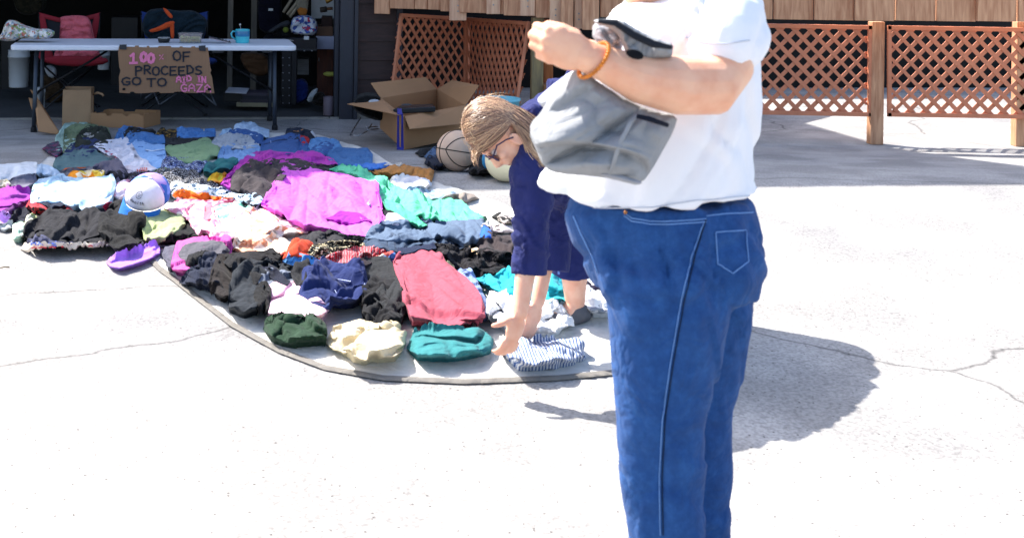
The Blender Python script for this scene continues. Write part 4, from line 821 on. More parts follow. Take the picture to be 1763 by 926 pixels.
# loose sleeves, legs and straps that tie the rows together
for nm, lb, ct, col, poly, kw in (
  ('black_sleeve_shirt', 'black shirt with a sleeve thrown across the brown black trousers', 'shirt', '1a1a20', [(384, 452), (396, 440), (420, 446), (440, 462), (452, 482), (440, 492), (424, 474), (404, 462)], dict(t=.05, amp=.02, ang=.8)),
  ('navy_strap_top', 'thin navy strap garment lying on the dark slate leggings', 'garment', '161c38', [(440, 470), (452, 462), (480, 470), (500, 486), (494, 494), (470, 482)], dict(t=.04, amp=.02)),
  ('charcoal_legging', 'charcoal legging twisted between the navy and faded black pairs', 'leggings', '26272e', [(500, 470), (512, 456), (530, 452), (540, 462), (532, 480), (524, 494), (508, 490)], dict(t=.07, amp=.024, ang=1.2)),
  ('dark_plum_top', 'dark plum garment edge showing above the charcoal bunched shirt', 'garment', '2c1a28', [(590, 462), (604, 450), (626, 448), (640, 452), (628, 462), (608, 468)], dict(t=.04, amp=.02)),
  ('black_ribbed_sock', 'black ribbed sock in front of the black jacket right side', 'sock', '141418', [(186, 420), (196, 408), (222, 410), (240, 418), (226, 430), (200, 430)], dict(t=.05, amp=.012)),
  ('deep_blue_sleeve', 'deep blue sleeve lying over the slate undershirt', 'sleeve garment', '1c2f58', [(676, 440), (690, 428), (724, 424), (748, 420), (752, 428), (720, 436), (692, 444)], dict(t=.04, amp=.016)),
  ('black_camisole', 'black camisole crumpled left of the pale pink folded shirt', 'camisole', '151519', [(436, 512), (444, 494), (458, 488), (468, 500), (464, 530), (446, 540)], dict(t=.08, amp=.024)),
  ('mint_sleeve', 'mint green sleeve trailing across the black shorts', 'sleeve garment', '4fb88c', [(652, 350), (664, 344), (690, 356), (716, 374), (736, 388), (722, 392), (694, 376), (668, 362)], dict(t=.04, amp=.014, ang=-.6)),
  ('purple_cuff', 'deep magenta cuff folded under the right edge of the magenta jacket', 'garment', '8a2090', [(560, 376), (590, 366), (620, 372), (640, 384), (618, 388), (588, 384)], dict(t=.03, amp=.016))):
    g(nm, lb, ct, fb(col), poly, **kw)

# ------------------------------------------------------------------ draped and standing cloth with real thickness
def drape(name, m, poly, D, thick=.03, amp=.012, wl=.06, ang=1.4, aniso=4, sharp=.3, parent=None, label=None, cat=None, step=2.0, rnd=.03, tilt=(0, 0), cyl=0., smooth_poly=True, jit=1.0):
    NG[0] += 1; seed = NG[0]*13+5
    p = [(float(a), float(c)) for a, c in poly]
    if smooth_poly: p = chaikin(p, 1)
    x0, x1 = min(a for a, c in p)+.2, max(a for a, c in p)-.2; y0 = min(c for a, c in p); y1 = max(c for a, c in p)
    nx = max(8, int((x1-x0)/step)); X = np.linspace(x0, x1, nx); yt, yb = span(p, X)
    yt = yt+jit*2*(fbm(X/14., X*0+seed, seed)-.45); yb = yb+jit*2*(fbm(X/14., X*0+seed+5, seed)-.45)
    ny = int(min(140, max(8, (y1-y0)/step))); v = np.linspace(0, 1, ny)[:, None]
    px = np.repeat(X[None], ny, 0); py = yb[None]-v*(yb-yt)[None]
    sc = F/D; u = np.linspace(0, 1, nx)[None, :]
    ed = np.minimum(np.minimum(v*(yb-yt)[None], (1-v)*(yb-yt)[None]), np.minimum(px-x0, x1-px))/sc
    k = np.clip(ed/rnd, 0, 1); bul = (1-np.sqrt(1-(1-k)**2))*thick*.5
    DD = D+bul+tilt[0]*(px-(x0+x1)/2)/sc+tilt[1]*(py-(y0+y1)/2)/sc+cyl*((u-.5)*2)**2
    W = folds((px-x0)/sc, (py-y0)/sc, ang, wl, seed, aniso, sharp)+.4*folds((px-x0)/sc, (py-y0)/sc, ang+.8, wl*.5, seed+3, 2, .4)
    W = W+.9*layers((px-x0)/sc, (py-y0)/sc, ang+.3, wl*2.2, seed+31, 2.)
    DF = DD-(W+.2)*amp*1.4*np.clip(k+.2, 0, 1); DB = DD+thick-bul*1.6
    ux, uy = un(px, py)
    Vf = np.stack([ux*DF/F, DF, CH-uy*DF/F], -1); Vb = np.stack([ux*DD/F, DB, CH-uy*DD/F], -1)
    n = ny*nx; idx = np.arange(n).reshape(ny, nx)
    f = np.stack([idx[:-1, :-1], idx[:-1, 1:], idx[1:, 1:], idx[1:, :-1]], -1).reshape(-1, 4).tolist()
    f += [[a+n for a in q[::-1]] for q in f]
    per = list(idx[0, :])+list(idx[1:, -1])+list(idx[-1, :-1][::-1])+list(idx[1:-1, 0][::-1])
    for i in range(len(per)):
        a, c = int(per[i]), int(per[(i+1) % len(per)]); f.append([c, a, a+n, c+n])
    me = bpy.data.meshes.new(name); me.from_pydata(np.concatenate([Vf.reshape(-1, 3), Vb.reshape(-1, 3)]).tolist(), [], f); me.update()
    return tag(link(name, me, m, parent), label, cat)
def pbox(b, x0, x1, y0, y1, D, dep, skew=0.0, mi=0):      # an upright box whose front face spans these rows and columns at depth D
    a, c = P(x0, y1, D), P(x1, y1, D); h = P(x0, y0, D).z-a.z; c.z = a.z
    t = (c-a).normalized(); q = Vector((-t.y, t.x, 0))*dep+Vector((skew*dep, 0, 0)); up = UP*h
    return b.hexa([a, c, c+q, a+q], [a+up, c+up, c+q+up, a+q+up], mi)
def line(b, pts, r, D=None, n=8): return b.tube([P(*p) if len(p) == 3 else P(p[0], p[1], D) for p in pts], r, n)

# on the table
drape('floral_cloth', fb('d4d0cc', 'b86a5c', 'dcd8d2', '7c98b0', '8a9c6a', p='floral', s=1.2), [(-14, 68), (2, 62), (8, 42), (16, 33), (30, 42), (46, 48), (62, 52), (78, 50), (91, 57), (84, 68), (60, 68), (36, 66), (20, 72), (0, 70)], 10.3, .18, .03, .07, .4, label='white cloth with small red and blue flowers bundled on the table left end', cat='cloth')
def at_table(px, py, d): return P(px, py, T((P(px, py, 10.3).x-fc.x)/tx.x, d, 0).y)
def tt(px, d=.3):                                        # point on the table top
    s = (P(px, 75, 10.5).x-fc.x)/tx.x; return T(s, d, .7455)
p0 = tt(287.5, .22); b = MB(); b.lathe(p0, [(0, 0), (.044, 0), (.052, .02), (.054, .042), (.050, .042), (.047, .006), (0, .006)], 28)
q = b.build('black_bowl', mat('matt_black', '101013', .5), smooth=True); tag(q, 'small black bowl with white rim on the table', 'bowl')
MB().lathe(p0, [(.050, .043), (.054, .046), (.0545, .042), (.05, .04)], 28).build('rim', mat('white_glaze', 'c8c8c8', .3), q, smooth=True)
p0 = tt(332, .2); box = thing('fruit_tub', 'clear plastic tub of yellow green fruit on the table', 'tub', p0)
cl = mat('clear_plastic', 'dde4ea', .08, var=.02, trans=.92, spec=.5)
def TBm(c, d, tp=1): return MB().box(c, d, TM, taper=tp)
b = MB(); w2, d2, h2 = .098, .07, .085
for c_, dd in (((0, -d2, h2/2), (2*w2, .003, h2)), ((0, d2, h2/2), (2*w2, .003, h2)), ((-w2, 0, h2/2), (.003, 2*d2, h2)), ((w2, 0, h2/2), (.003, 2*d2, h2)), ((0, 0, .002), (2*w2, 2*d2, .003))): b.box(p0+TM@Vector(c_), dd, TM)
for c_, dd in (((0, -d2-.006, h2), (2*w2+.02, .012, .006)), ((0, d2+.006, h2), (2*w2+.02, .012, .006)), ((-w2-.006, 0, h2), (.012, 2*d2, .006)), ((w2+.006, 0, h2), (.012, 2*d2, .006))): b.box(p0+TM@Vector(c_), dd, TM)
b.build('tub', cl, box)
b = MB(); fr_ = random.Random(4)
for k in range(95):
    c_ = p0+TM@Vector((fr_.uniform(-.082, .082), fr_.uniform(-.055, .055), .014+fr_.uniform(0, .034))); r_ = fr_.uniform(.009, .014)
    M_ = Matrix.Rotation(fr_.uniform(0, 6), 3, 'Z')@Matrix.Rotation(fr_.uniform(0, 6), 3, 'X'); b.ellip(c_, [M_@Vector((r_*1.3, 0, 0)), M_@Vector((0, r_, 0)), M_@Vector((0, 0, r_))], 8)
b.build('fruit_pieces', mat('yellow_green_fruit', 'b0b054', .4, var=.35, scale=40), box, smooth=True)
p0 = tt(382, .18); b = MB(); M_ = TM@rot('Y', R(14)); b.box(p0+UP*.03, (.2, .15, .004), M_)
for k in range(7): b.box(p0+UP*.034+M_@Vector((-.09+k*.03, 0, .002)), (.008, .14, .006), M_)
b.box(p0+UP*.03+M_@Vector((0, -.075, -.004)), (.2, .004, .012), M_)
tag(b.build('clear_cover', cl), 'clear ribbed plastic lid leaning beside the fruit tub', 'lid')
p0 = tt(421, .2); mg = thing('mug', 'turquoise mug with a blue band and a spoon standing in it', 'mug', p0)
tq = mat('turquoise_glaze', '3fb0c0', .25, var=.1, coat=.3); tq2 = mat('blue_glaze', '1f6f9c', .25, coat=.3)
b = MB(); b.lathe(p0, [(0, 0), (.058, 0), (.062, .01), (.064, .118), (.066, .122), (.061, .12), (.058, .012), (0, .01)], 32); b.build('cup', tq, mg, smooth=True)
MB().lathe(p0, [(.0645, .060), (.0650, .062), (.0655, .105), (.065, .108)], 32).build('band', tq2, mg, smooth=True)
b = MB(); b.tube([p0+tx*-.058+UP*.1, p0+tx*-.085+UP*.104, p0+tx*-.1+UP*.085, p0+tx*-.094+UP*.055, p0+tx*-.06+UP*.03], .008, 10); b.build('handle', tq, mg, smooth=True)
b = MB(); b.tube([p0+UP*.05, p0+UP*.15+tx*-.02], .003, 6); b.ellip(p0+UP*.16+tx*-.022, [tx*.01, tin*.004, UP*.016], 8); b.build('spoon', mat('steel', '9a9a9a', .3, 1), mg, smooth=True)

# camp chairs
red = mat('red_canvas', '801424', .8, var=.1, bump=.3); blk = mat('black_tube', '18191d', .4, .4); navyc = mat('navy_canvas', '14161f', .85)
def camp_chair(label, px, D, col, edge, w=106, x_l=67, x_r=172, ytop=22, yside=100):
    o = thing('camp_chair', label, 'camping chair', P((x_l+x_r)/2, 200, D)*1.0, 'folding camp chairs behind the table'); o.location.z = 0; WL[o] = Vector(o.location)
    cx = (x_l+x_r)/2; h = (x_r-x_l)/2
    drape('backrest', navyc, [(x_l+4, ytop+8), (cx-20, ytop+12), (cx+20, ytop+12), (x_r-4, ytop+8), (cx+h*.7, 62), (cx+h*.62, 96), (cx-h*.62, 96), (cx-h*.7, 62)], D+.02, .012, .004, .2, parent=o, smooth_poly=False, jit=0)
    for s in (-1, 1):
        e0 = cx+s*h
        drape('trim', col, sorted([(e0, ytop), (e0-s*10, ytop+3), (cx+s*h*.72, 52), (cx+s*h*.58, 96), (cx+s*h*.74, 96), (e0-s*2, 48)], key=lambda q: math.atan2(q[1]-60, q[0]-(cx+s*h*.8))), D, .014, .003, .2, parent=o, jit=0)
        drape('armrest_sling', col, [(cx+s*h*.55, 84), (cx+s*h*.95, 84), (cx+s*h*1.05, 104), (cx+s*h*.5, 112)], D-.05, .02, .004, .2, parent=o, jit=0)
        b = MB(); line(b, [(e0, ytop, D+.03), (e0-s*2, 60, D+.05), (e0-s*6, 110, D+.05)], .009); b.build('upright', blk, o, smooth=True)
    drape('top_trim', col, [(x_l, ytop), (cx-18, ytop+9), (cx+18, ytop+9), (x_r, ytop), (x_r-3, ytop+9), (cx+18, ytop+17), (cx-18, ytop+17), (x_l+3, ytop+9)], D, .014, .003, .2, parent=o, smooth_poly=False, jit=0)
    drape('seat', col, [(cx-h*.9, 96), (cx+h*1.2, 98), (cx+h*1.3, 110), (cx+h*.5, 116), (cx-h*.7, 112)], D-.35, .05, .006, .2, parent=o, jit=0)
    for a, c, d0, d1 in ((-1, 1, .0, -.5), (1, -1, 0, -.5), (-1, 1, .05, .05), (1, -1, .05, .05)):
        p1 = P(cx+a*h*.95, 108, D+d0); p2 = P(cx+c*h*.95, 110, D+d1); p2.z = .02; b = MB(); b.tube([p1, p2], .009, 8); b.ellip(p2, [Vector((.022, 0, 0)), Vector((0, .022, 0)), Vector((0, 0, .018))], 8); b.build('leg', blk, o, smooth=True)
    return o
camp_chair('red edged camp chair behind the table, with a pink towel over it', 0, 11.6, red, 0)
drape('pink_towel', fb('c05c68', wr=.8), [(101, 34), (106, 29), (128, 27), (150, 29), (155, 36), (160, 60), (166, 84), (180, 106), (170, 112), (130, 116), (96, 110), (90, 100), (98, 84), (106, 60), (107, 44)], 11.35, .05, .018, .07, 1.5, aniso=9, label='pink towel hanging over the red camp chair', cat='towel')
bl = mat('blue_canvas', '16306e', .85, var=.15)
camp_chair('blue camp chair behind the table, right of the red one', 0, 11.7, bl, 0, x_l=243, x_r=358, ytop=20)
jk = drape('rain_jacket', fb('1c3444', wr=.7), [(243, 48), (250, 24), (262, 15), (285, 16), (306, 20), (330, 17), (350, 28), (358, 40), (352, 54), (348, 74), (300, 74), (262, 70), (250, 62)], 11.4, .12, .03, .12, .9, label='dark teal jacket with orange stripes hung on the blue camp chair', cat='jacket')
org = fb('c04a24', n='orange_stripe')
for pts in ([(279, 14), (286, 15), (298, 28), (297, 33), (290, 30)], [(256, 52), (258, 57), (276, 54), (300, 44), (301, 37), (290, 37), (272, 47)], [(292, 40), (300, 37), (300, 68), (294, 68)]):
    drape('stripe', org, pts, 11.27, .02, .004, .05, parent=jk, jit=0)
b = MB()
for pts in ([(243, 150, 11.5), (243, 172, 11.5)], [(250, 170, 11.3), (274, 152, 11.5)], [(262, 152, 11.4), (274, 180, 11.2)], [(276, 180, 11.2), (314, 154, 11.5)], [(340, 154, 11.5), (370, 180, 11.2)], [(360, 154, 11.4), (372, 182, 11.2)]): line(b, pts, .008)
tag(b.build('stool_frame', mat('grey_tube', '5c6068', .4, .6), smooth=True), 'thin crossed metal legs of a folding stool under the sign', 'stool frame')

# under the table and along the slab
pap = mat('kraft_paper', 'ab8868', .8, var=.08, bump=.5, bscale=14)
p_ = P(131, 212, 10.55); bag = thing('paper_bag', 'brown paper grocery bag standing open under the table', 'bag', Vector((p_.x, p_.y, 0)))
b = MB(); a = P(107, 215, 10.5); c = P(157, 214, 10.52); a.z = c.z = 0; up = UP*(P(107, 155, 10.5).z); t_ = (c-a).normalized(); q = Vector((-t_.y, t_.x, 0))*.16
jg = lambda s: Vector((fr_.uniform(-s, s), fr_.uniform(-s, s), fr_.uniform(-s, s)))
tops = [a+up*1.0+jg(.006), (a+c)/2+up*1.0-q*.04, c+up*1.0+jg(.006), c+q*.5+up*1.03-t_*.02, c+q+up*1.03, (a+c)/2+q+up*1.04, a+q+up*1.03, a+q*.5+up*1.03+t_*.02]
bots = [a, (a+c)/2, c, c+q*.5, c+q, (a+c)/2+q, a+q, a+q*.5]; mids = [(x+y)/2+jg(.004) for x, y in zip(tops, bots)]; mids[3] -= t_*.02; mids[7] += t_*.02
b.add(bots+mids+tops, [(i, (i+1) % 8, 8+(i+1) % 8, 8+i) for i in range(8)]+[(8+i, 8+(i+1) % 8, 16+(i+1) % 8, 16+i) for i in range(8)]+[tuple(range(8))[::-1]])
b.build('bag_body', pap, bag, solid=.0025)
b = MB(); line(b, [(160, 163, 10.6), (168, 160, 10.55), (176, 162, 10.55), (178, 166, 10.55)], .011); b.build('handle', pap, bag, smooth=True)
b = MB(); pbox(b, 157, 159, 161, 213, 10.5, .002); b.build('edge_fold', mat('kraft_dark', '7c5f48', .8), bag)
b = MB()                                                  # flattened boxes leaning on the table leg
for pts, th in (([(52, 154, 10.35), (58, 158, 10.3), (103, 228, 10.05), (92, 230, 10.0)], .012), ([(60, 178, 10.2), (66, 176, 10.2), (104, 232, 10.0), (66, 226, 9.95)], .008), ([(50, 168, 10.4), (56, 170, 10.4), (74, 224, 10.2), (66, 222, 10.15)], .01)):
    b.poly([P(*p) for p in pts], th)
tag(b.build('flattened_cardboard', card2, bevel=.002), 'flattened cardboard pieces leaning at the table front left leg', 'cardboard')
p_ = G(212, 216); p_.z = float(zg(p_.y)); fx_ = thing('fruit_box', 'low brown fruit box with notched rim and red print under the table', 'box', p_)
b = MB(); a = G(157, 219); c = G(247, 221); c.z = a.z = 0; D0 = a.y; up = UP*.125; t_ = (c-a).normalized(); q = Vector((-t_.y, t_.x, 0))*.26+t_*.09
def wall(a, c, notch):
    n = 40; pts = [a, c]; top = []
    for i in range(n+1):
        f = i/n; h = 1.0
        for x0, x1, d_ in notch:
            if x0 <= f <= x1: h = 1-d_
        top.append(c+(a-c)*f+up*h)
    MBl = MB().poly(pts+top, .005); return MBl
for (u_, v_, nt_) in ((a, c, [(.28, .36, .18), (.62, .7, .18), (.0, .06, .1), (.36, .38, .05)]), (c, c+q, [(.3, .7, .12)]), (c+q, a+q, [(.3, .5, .15)]), (a+q, a, [(.3, .7, .12)])): m_ = wall(u_, v_, nt_); m_.build('side', card2, fx_)
MB().slab([a, c, c+q, a+q], .004).build('bottom', card2, fx_)
def on(px, py, D=D0-.006): return P(px, py, D)
red_i = mat('red_print_ink', 'a8402c', .7); b = MB(); [b.slab([on(x, y), on(x+w_, y), on(x+w_, y-h_), on(x, y-h_)], .001) for x, y, w_, h_ in ((167, 208, 3, 5), (171, 207, 4, 4), (176, 208, 5, 4), (170, 202, 8, 2))]; b.build('print', red_i, fx_)
b = MB(); b.poly([on(199+6*math.cos(k*.52), 208+1.9*math.sin(k*.52)) for k in range(12)], .001); b.build('hand_hole', mat('hole_dark', '1c130d', .9), fx_)
b = MB(); b.slab([on(186, 222), on(215, 223), on(215, 214), on(186, 213)], .0015); b.build('paper_label', mat('paper', 'c2c4cc', .8), fx_)
wp = mat('white_tub_plastic', 'b9bcbe', .5, var=.06)
def pail(x, yt, yb, w, D, label, m=wp, h=None):
    p0 = P(x, yb, D); p0.z = max(0, p0.z) if h is None else h; r = w/2*D/F; hh = P(x, yt, D).z-p0.z
    b = MB(); b.lathe(p0, [(0, 0), (r*.88, 0), (r*.9, .01), (r*.97, hh*.8), (r*1.03, hh*.8), (r*1.03, hh*.84), (r, hh*.85), (r, hh*.97), (r*1.04, hh), (r*.95, hh), (r*.86, .02), (0, .02)], 32)
    return tag(b.build('bucket', m, smooth=True), label, 'bucket')
pail(32, 86, 150, 36, 12.1, 'large white bucket in the dark behind the table left leg'); pail(69, 151, 188, 17, 11.2, 'small white pail behind the paper bag'); pail(178, 90, 120, 22, 12.4, 'white bucket in the dark behind the pink towel')
drape('plastic_bag', fb('9a9ca0', n='white_bag'), [(74, 118), (84, 110), (96, 118), (98, 132), (86, 136)], 11.6, .05, .01, .05, label='crumpled white plastic bag on the floor behind the table left legs', cat='plastic bag')
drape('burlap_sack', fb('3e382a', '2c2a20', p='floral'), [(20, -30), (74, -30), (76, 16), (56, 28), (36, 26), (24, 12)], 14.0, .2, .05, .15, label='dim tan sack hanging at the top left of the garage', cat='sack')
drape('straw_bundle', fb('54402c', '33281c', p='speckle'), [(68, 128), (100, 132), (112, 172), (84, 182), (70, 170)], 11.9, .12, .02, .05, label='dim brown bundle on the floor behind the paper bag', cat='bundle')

# shelves and clutter at the right of the garage
blm = mat('black_steel_shelf', '16171c', .4, .4); rv = mat('rivet', '8d8d90', .4, .7)
wb = thing('workbench', 'black steel workbench with riveted leg right of the table', 'workbench', H(-1.0, .9, 0))
D1 = 11.75
b = MB(); pbox(b, 452, 545, 66, 88, D1, .65); b.build('bench_top', blm, wb, bevel=.006)
for x0, x1 in ((484, 510),):
    b = MB(); pbox(b, x0, x1-9, 88, 181, D1-.02, .04); b.build('leg', blm, wb, bevel=.004)
    b = MB(); pbox(b, x1-9, x1, 88, 181, D1-.05, .04); lg = b.build('leg', blm, wb, bevel=.004)
    for k in range(7):
        for xx in (487, 498):
            p1 = P(xx, 100+k*13, D1-.045 if xx > 490 else D1-.025); q = MB(); q.ellip(p1, [Vector((.008, 0, 0)), Vector((0, .005, 0)), Vector((0, 0, .006))], 8); q.build('rivet', rv, lg, smooth=True)
b = MB(); pbox(b, 455, 545, 84, 86, D1-.01, .01); b.build('bench_edge', mat('dark_grey_edge', '26272d', .5), wb)
for k, x in enumerate((524, 537)):
    q = MB(); q.ellip(P(x, 88, D1-.02), [Vector((.01, 0, 0)), Vector((0, .005, 0)), Vector((0, 0, .007))], 8); q.build('knob', rv, wb, smooth=True)
drape('floral_backpack', fb('b8bcc6', '9c3048', '3c5cae', 'c4c8d0', '40508c', p='floral', s=1.0), [(499, 55), (502, 32), (516, 27), (534, 27), (545, 36), (548, 56), (536, 64), (510, 60)], 11.9, .2, .02, .12, label='white backpack with red and blue diamond print on the workbench', cat='backpack')
drape('grey_hood', fb('4c4e56'), [(458, 57), (478, 42), (498, 34), (500, 44), (480, 50), (468, 58)], 11.95, .1, .01, .1, label='grey curved strap hood beside the printed backpack', cat='hood')
drape('dark_bag', fb('15151a'), [(466, 62), (478, 50), (500, 40), (503, 64), (486, 68)], 12.0, .15, .02, .1, label='black bag between the grey hood and the printed backpack', cat='bag')
b = MB(); b.ellip(P(492, 52, 11.85), [Vector((.03, 0, 0)), Vector((0, .03, 0)), Vector((0, 0, .03))], 12); tag(b.build('tennis_ball', mat('olive_felt', '5c661e', .9), smooth=True), 'dull yellow green ball beside the black bag on the workbench', 'ball')
b = MB(); pbox(b, 523, 532, 63, 69, 11.7, .04); tag(b.build('white_cup', wp, bevel=.004), 'small white cup on the front edge of the workbench', 'cup')
b = MB(); a = P(490, 70, 11.72); b.box(a, (.16, .1, .006), rot('Z', .3)); b.box(a+UP*.006, (.13, .09, .005), rot('Z', .1)); tag(b.build('papers', mat('paper2', '9a9490', .8)), 'flat papers lying on the workbench', 'papers')
cab = thing('wooden_cabinet', 'reddish wood cabinet beside the door post', 'cabinet', P(560, 175, 12.1)); cab.location.z = 0; WL[cab] = Vector(cab.location)
w_r = wood('red_wood', '3c1c10', '5a2c18', (8, 8, .8), 6)
b = MB(); a, c = P(546, 100, 12.1), P(574, 100, 12.1); a.z = c.z = 0; q = Vector((0, .5, 0)); up = UP*P(546, 78, 12.1).z; b.hexa([a, c, c+q, a+q], [p+up for p in (a, c, c+q, a+q)]); b.build('carcass', w_r, cab, bevel=.005)
b = MB(); line(b, [(549, 100, 12.08), (549, 106, 12.08)], .005); b.build('handle', rv, cab)
b = MB(); pbox(b, 543, 575, 63, 85, 11.95, .4); bx_ = b.build('white_box', mat('white_card', '8e8fa2', .8), bevel=.004); tag(bx_, 'white lidded carton on the wooden cabinet', 'box')
b = MB(); pbox(b, 545, 573, 46, 63, 12.0, .35); tag(b.build('brown_carton', mat('brown_carton', '5a4030', .85), bevel=.004), 'small brown carton on top of the white one', 'box')
b = MB(); pbox(b, 553, 572, 30, 46, 12.05, .3); tag(b.build('dark_box', mat('dark_red_box', '2c1814', .8), bevel=.004), 'dark red brown box topmost in the stack by the post', 'box')
for x, w_, yy in ((504, 5, 30), (512, 4, 26)):
    pass
hg = thing('hand_tools', 'pale wooden rods and a tan shape hanging on the garage wall', 'tools', P(510, 10, 12.4))
for pts in ([(488, 22, 12.4), (502, 0, 12.4), (508, -20, 12.4)], [(495, 26, 12.4), (512, 4, 12.4), (520, -14, 12.4)], [(499, 30, 12.4), (508, 18, 12.4), (516, 8, 12.4)]):
    b = MB(); line(b, pts, .018, n=8); b.build('rod', mat('pale_rod', '8c8272', .7), hg, smooth=True)
drape('apron', fb('7c7668', 'a0642c', p='floral', s=.25), [(508, -20), (532, -20), (531, 26), (516, 30), (510, 14)], 12.3, .04, .01, .1, parent=hg)
pdl = thing('paint_brush', 'short brown brush hanging on the pale garage wall', 'brush', P(565, 16, 11.9)); b = MB(); line(b, [(551, 18, 11.9), (563, 16, 11.9)], .028, n=8); b.build('bristles', mat('dark_bristle', '2c2620', .9), pdl, smooth=True); b = MB(); line(b, [(562, 16, 11.9), (573, 15, 11.9)], .015); b.build('handle', mat('brush_wood', '5c3c22', .6), pdl, smooth=True)
b = MB(); line(b, [(561, 4, 11.9), (567, 1, 11.9), (573, -3, 11.9)], .022, n=8); tag(b.build('brass_hook', mat('brass', '8c6a30', .4, .6), smooth=True), 'brass coloured fitting above the brush near the post', 'fitting')
tag(MB().slab([P(536, 32, 12.5), P(575, 32, 12.5), P(575, -30, 12.5), P(536, -30, 12.5)], .03).build('wall_panel', mat('pale_panel', 'a4a6a8', .85)), 'pale wall panel behind the brush', 'panel')
for x, w_ in ((391, 9), (431, 10)):
    b = MB(); a, c = P(x, 120, 13.2), P(x+w_, 120, 13.2); a.z = c.z = 0; b.hexa([a, c, c+Vector((0, .06, 0)), a+Vector((0, .06, 0))], [p+UP*2.5 for p in (a, c, c+Vector((0, .06, 0)), a+Vector((0, .06, 0)))])
    tag(b.build('timber_stud', wood('old_stud', '55504a', '6c665e', (6, 6, .6), 6)), 'grey upright stud in the garage, %s the mug' % ('left of' if x < 400 else 'directly behind'), 'post')
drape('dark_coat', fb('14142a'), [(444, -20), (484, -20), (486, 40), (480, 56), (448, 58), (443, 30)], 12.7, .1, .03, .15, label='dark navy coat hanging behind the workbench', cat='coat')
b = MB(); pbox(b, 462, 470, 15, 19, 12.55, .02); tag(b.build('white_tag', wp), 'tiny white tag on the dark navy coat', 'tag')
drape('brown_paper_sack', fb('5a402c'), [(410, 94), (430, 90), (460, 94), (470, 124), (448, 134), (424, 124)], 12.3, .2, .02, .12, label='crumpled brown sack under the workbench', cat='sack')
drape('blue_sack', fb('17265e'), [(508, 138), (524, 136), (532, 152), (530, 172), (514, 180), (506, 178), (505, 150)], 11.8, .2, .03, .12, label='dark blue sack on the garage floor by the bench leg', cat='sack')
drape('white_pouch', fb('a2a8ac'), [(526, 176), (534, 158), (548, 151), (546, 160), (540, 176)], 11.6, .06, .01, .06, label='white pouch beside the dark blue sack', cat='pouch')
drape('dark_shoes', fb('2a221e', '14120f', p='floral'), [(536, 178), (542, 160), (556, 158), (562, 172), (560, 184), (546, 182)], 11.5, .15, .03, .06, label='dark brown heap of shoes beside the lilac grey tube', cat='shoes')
p0 = P(565, 200, 11.3); p0.z = .015; b = MB(); b.lathe(p0, [(0, 0), (.045, 0), (.048, .005), (.048, .175), (.042, .178), (.042, .16), (0, .16)], 28); tag(b.build('tube_canister', mat('lilac_grey', '6c6068', .7), smooth=True), 'lilac grey cylinder standing at the foot of the door post', 'canister')
for yy, nm in ((105, 0), (112, 1), (119, 2)): pass
b = MB(); pbox(b, 512, 532, 102, 129, 12.3, .3); [pbox(b, 513, 531, y, y+1.5, 12.29, .01) for y in (108, 115, 122)]; tag(b.build('storage_unit', mat('grey_drawers', '6c6e72', .6), bevel=.003), 'pale plastic drawers under the workbench', 'drawers')
b = MB(); b.ellip(P(568, 128, 11.95), [Vector((.07, 0, 0)), Vector((0, .05, 0)), Vector((0, 0, .026))], 14); tag(b.build('yellow_squash', mat('yellow_green', 'a8a84c', .6), smooth=True), 'yellow oval thing on the cabinet side near the post', 'squash')
bk = thing('book_stack', 'dark books and a pale one stacked on the garage floor', 'books', P(440, 180, 11.5)); bk.location.z = 0; WL[bk] = Vector(bk.location)
for k, (x0, x1, y0, y1, c_) in enumerate(((407, 470, 177, 184, '7a735c'), (414, 468, 171, 177, '2c2830'), (418, 468, 165, 171, '1e1e28'), (416, 464, 160, 165, '3a3440'))):
    b = MB(); pbox(b, x0, x1, y0, y1, 11.5+k*.01, .25); b.build('book', mat('book_'+c_, c_, .7), bk, bevel=.002)
pp = P(408, 156, 11.6); b = MB(); b.slab([P(388, 160, 11.5), P(424, 162, 11.5), P(429, 154, 11.7), P(394, 152, 11.7)], .01); tag(b.build('magazine', mat('white_page', 'a8aab4', .6)), 'white magazine lying on a dark box left of the books', 'magazine')
b = MB(); pbox(b, 384, 424, 161, 176, 11.55, .3); tag(b.build('black_case', mat('black_case', '0f0f12', .5), bevel=.006), 'black case under the white magazine', 'case')
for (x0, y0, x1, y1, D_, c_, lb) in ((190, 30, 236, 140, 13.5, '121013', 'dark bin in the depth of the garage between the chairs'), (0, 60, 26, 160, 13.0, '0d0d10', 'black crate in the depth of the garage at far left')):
    b = MB(); a, c = P(x0, y1, D_), P(x1, y1, D_); a.z = c.z = 0; q = Vector((0, .4, 0)); up = UP*P(x0, y0, D_).z; b.hexa([a, c, c+q, a+q], [p+up for p in (a, c, c+q, a+q)]); tag(b.build('storage_bin', mat('bin'+c_, c_, .6), bevel=.01), lb, 'bin')

# big open carton
cb = thing('cardboard_box', 'large open cardboard box with four flaps in front of the lattice', 'box', G(690, 258))
A0, A1, A2 = G(655, 240), G(696, 258), G(800, 249); wv_ = A2-A1; A3 = A0+wv_
for p in (A0, A1, A2, A3): p.z = float(zg(A1.y))
A3.z = A0.z; hB = P(696, 200, A1.y).z-A1.z; up = UP*hB
def wl_(a, c, nm='side'): return MB().slab([a, c, c+up, a+up], .006).build(nm, card2, cb)
for a, c in ((A0, A1), (A1, A2), (A2, A3), (A3, A0)): wl_(a, c)
MB().slab([A0+UP*.004, A1+UP*.004, A2+UP*.004, A3+UP*.004], .005).build('bottom', card2, cb)
T0, T1, T2, T3 = A0+up, A1+up, A2+up, A3+up
def flap(a, c, q0, q1): return MB().slab([a, c, q1, q0], .006).build('flap', card2, cb)
flap(T0, T1, P(598, 179, T0.y-.12), P(678, 196, T1.y-.16))          # left flap
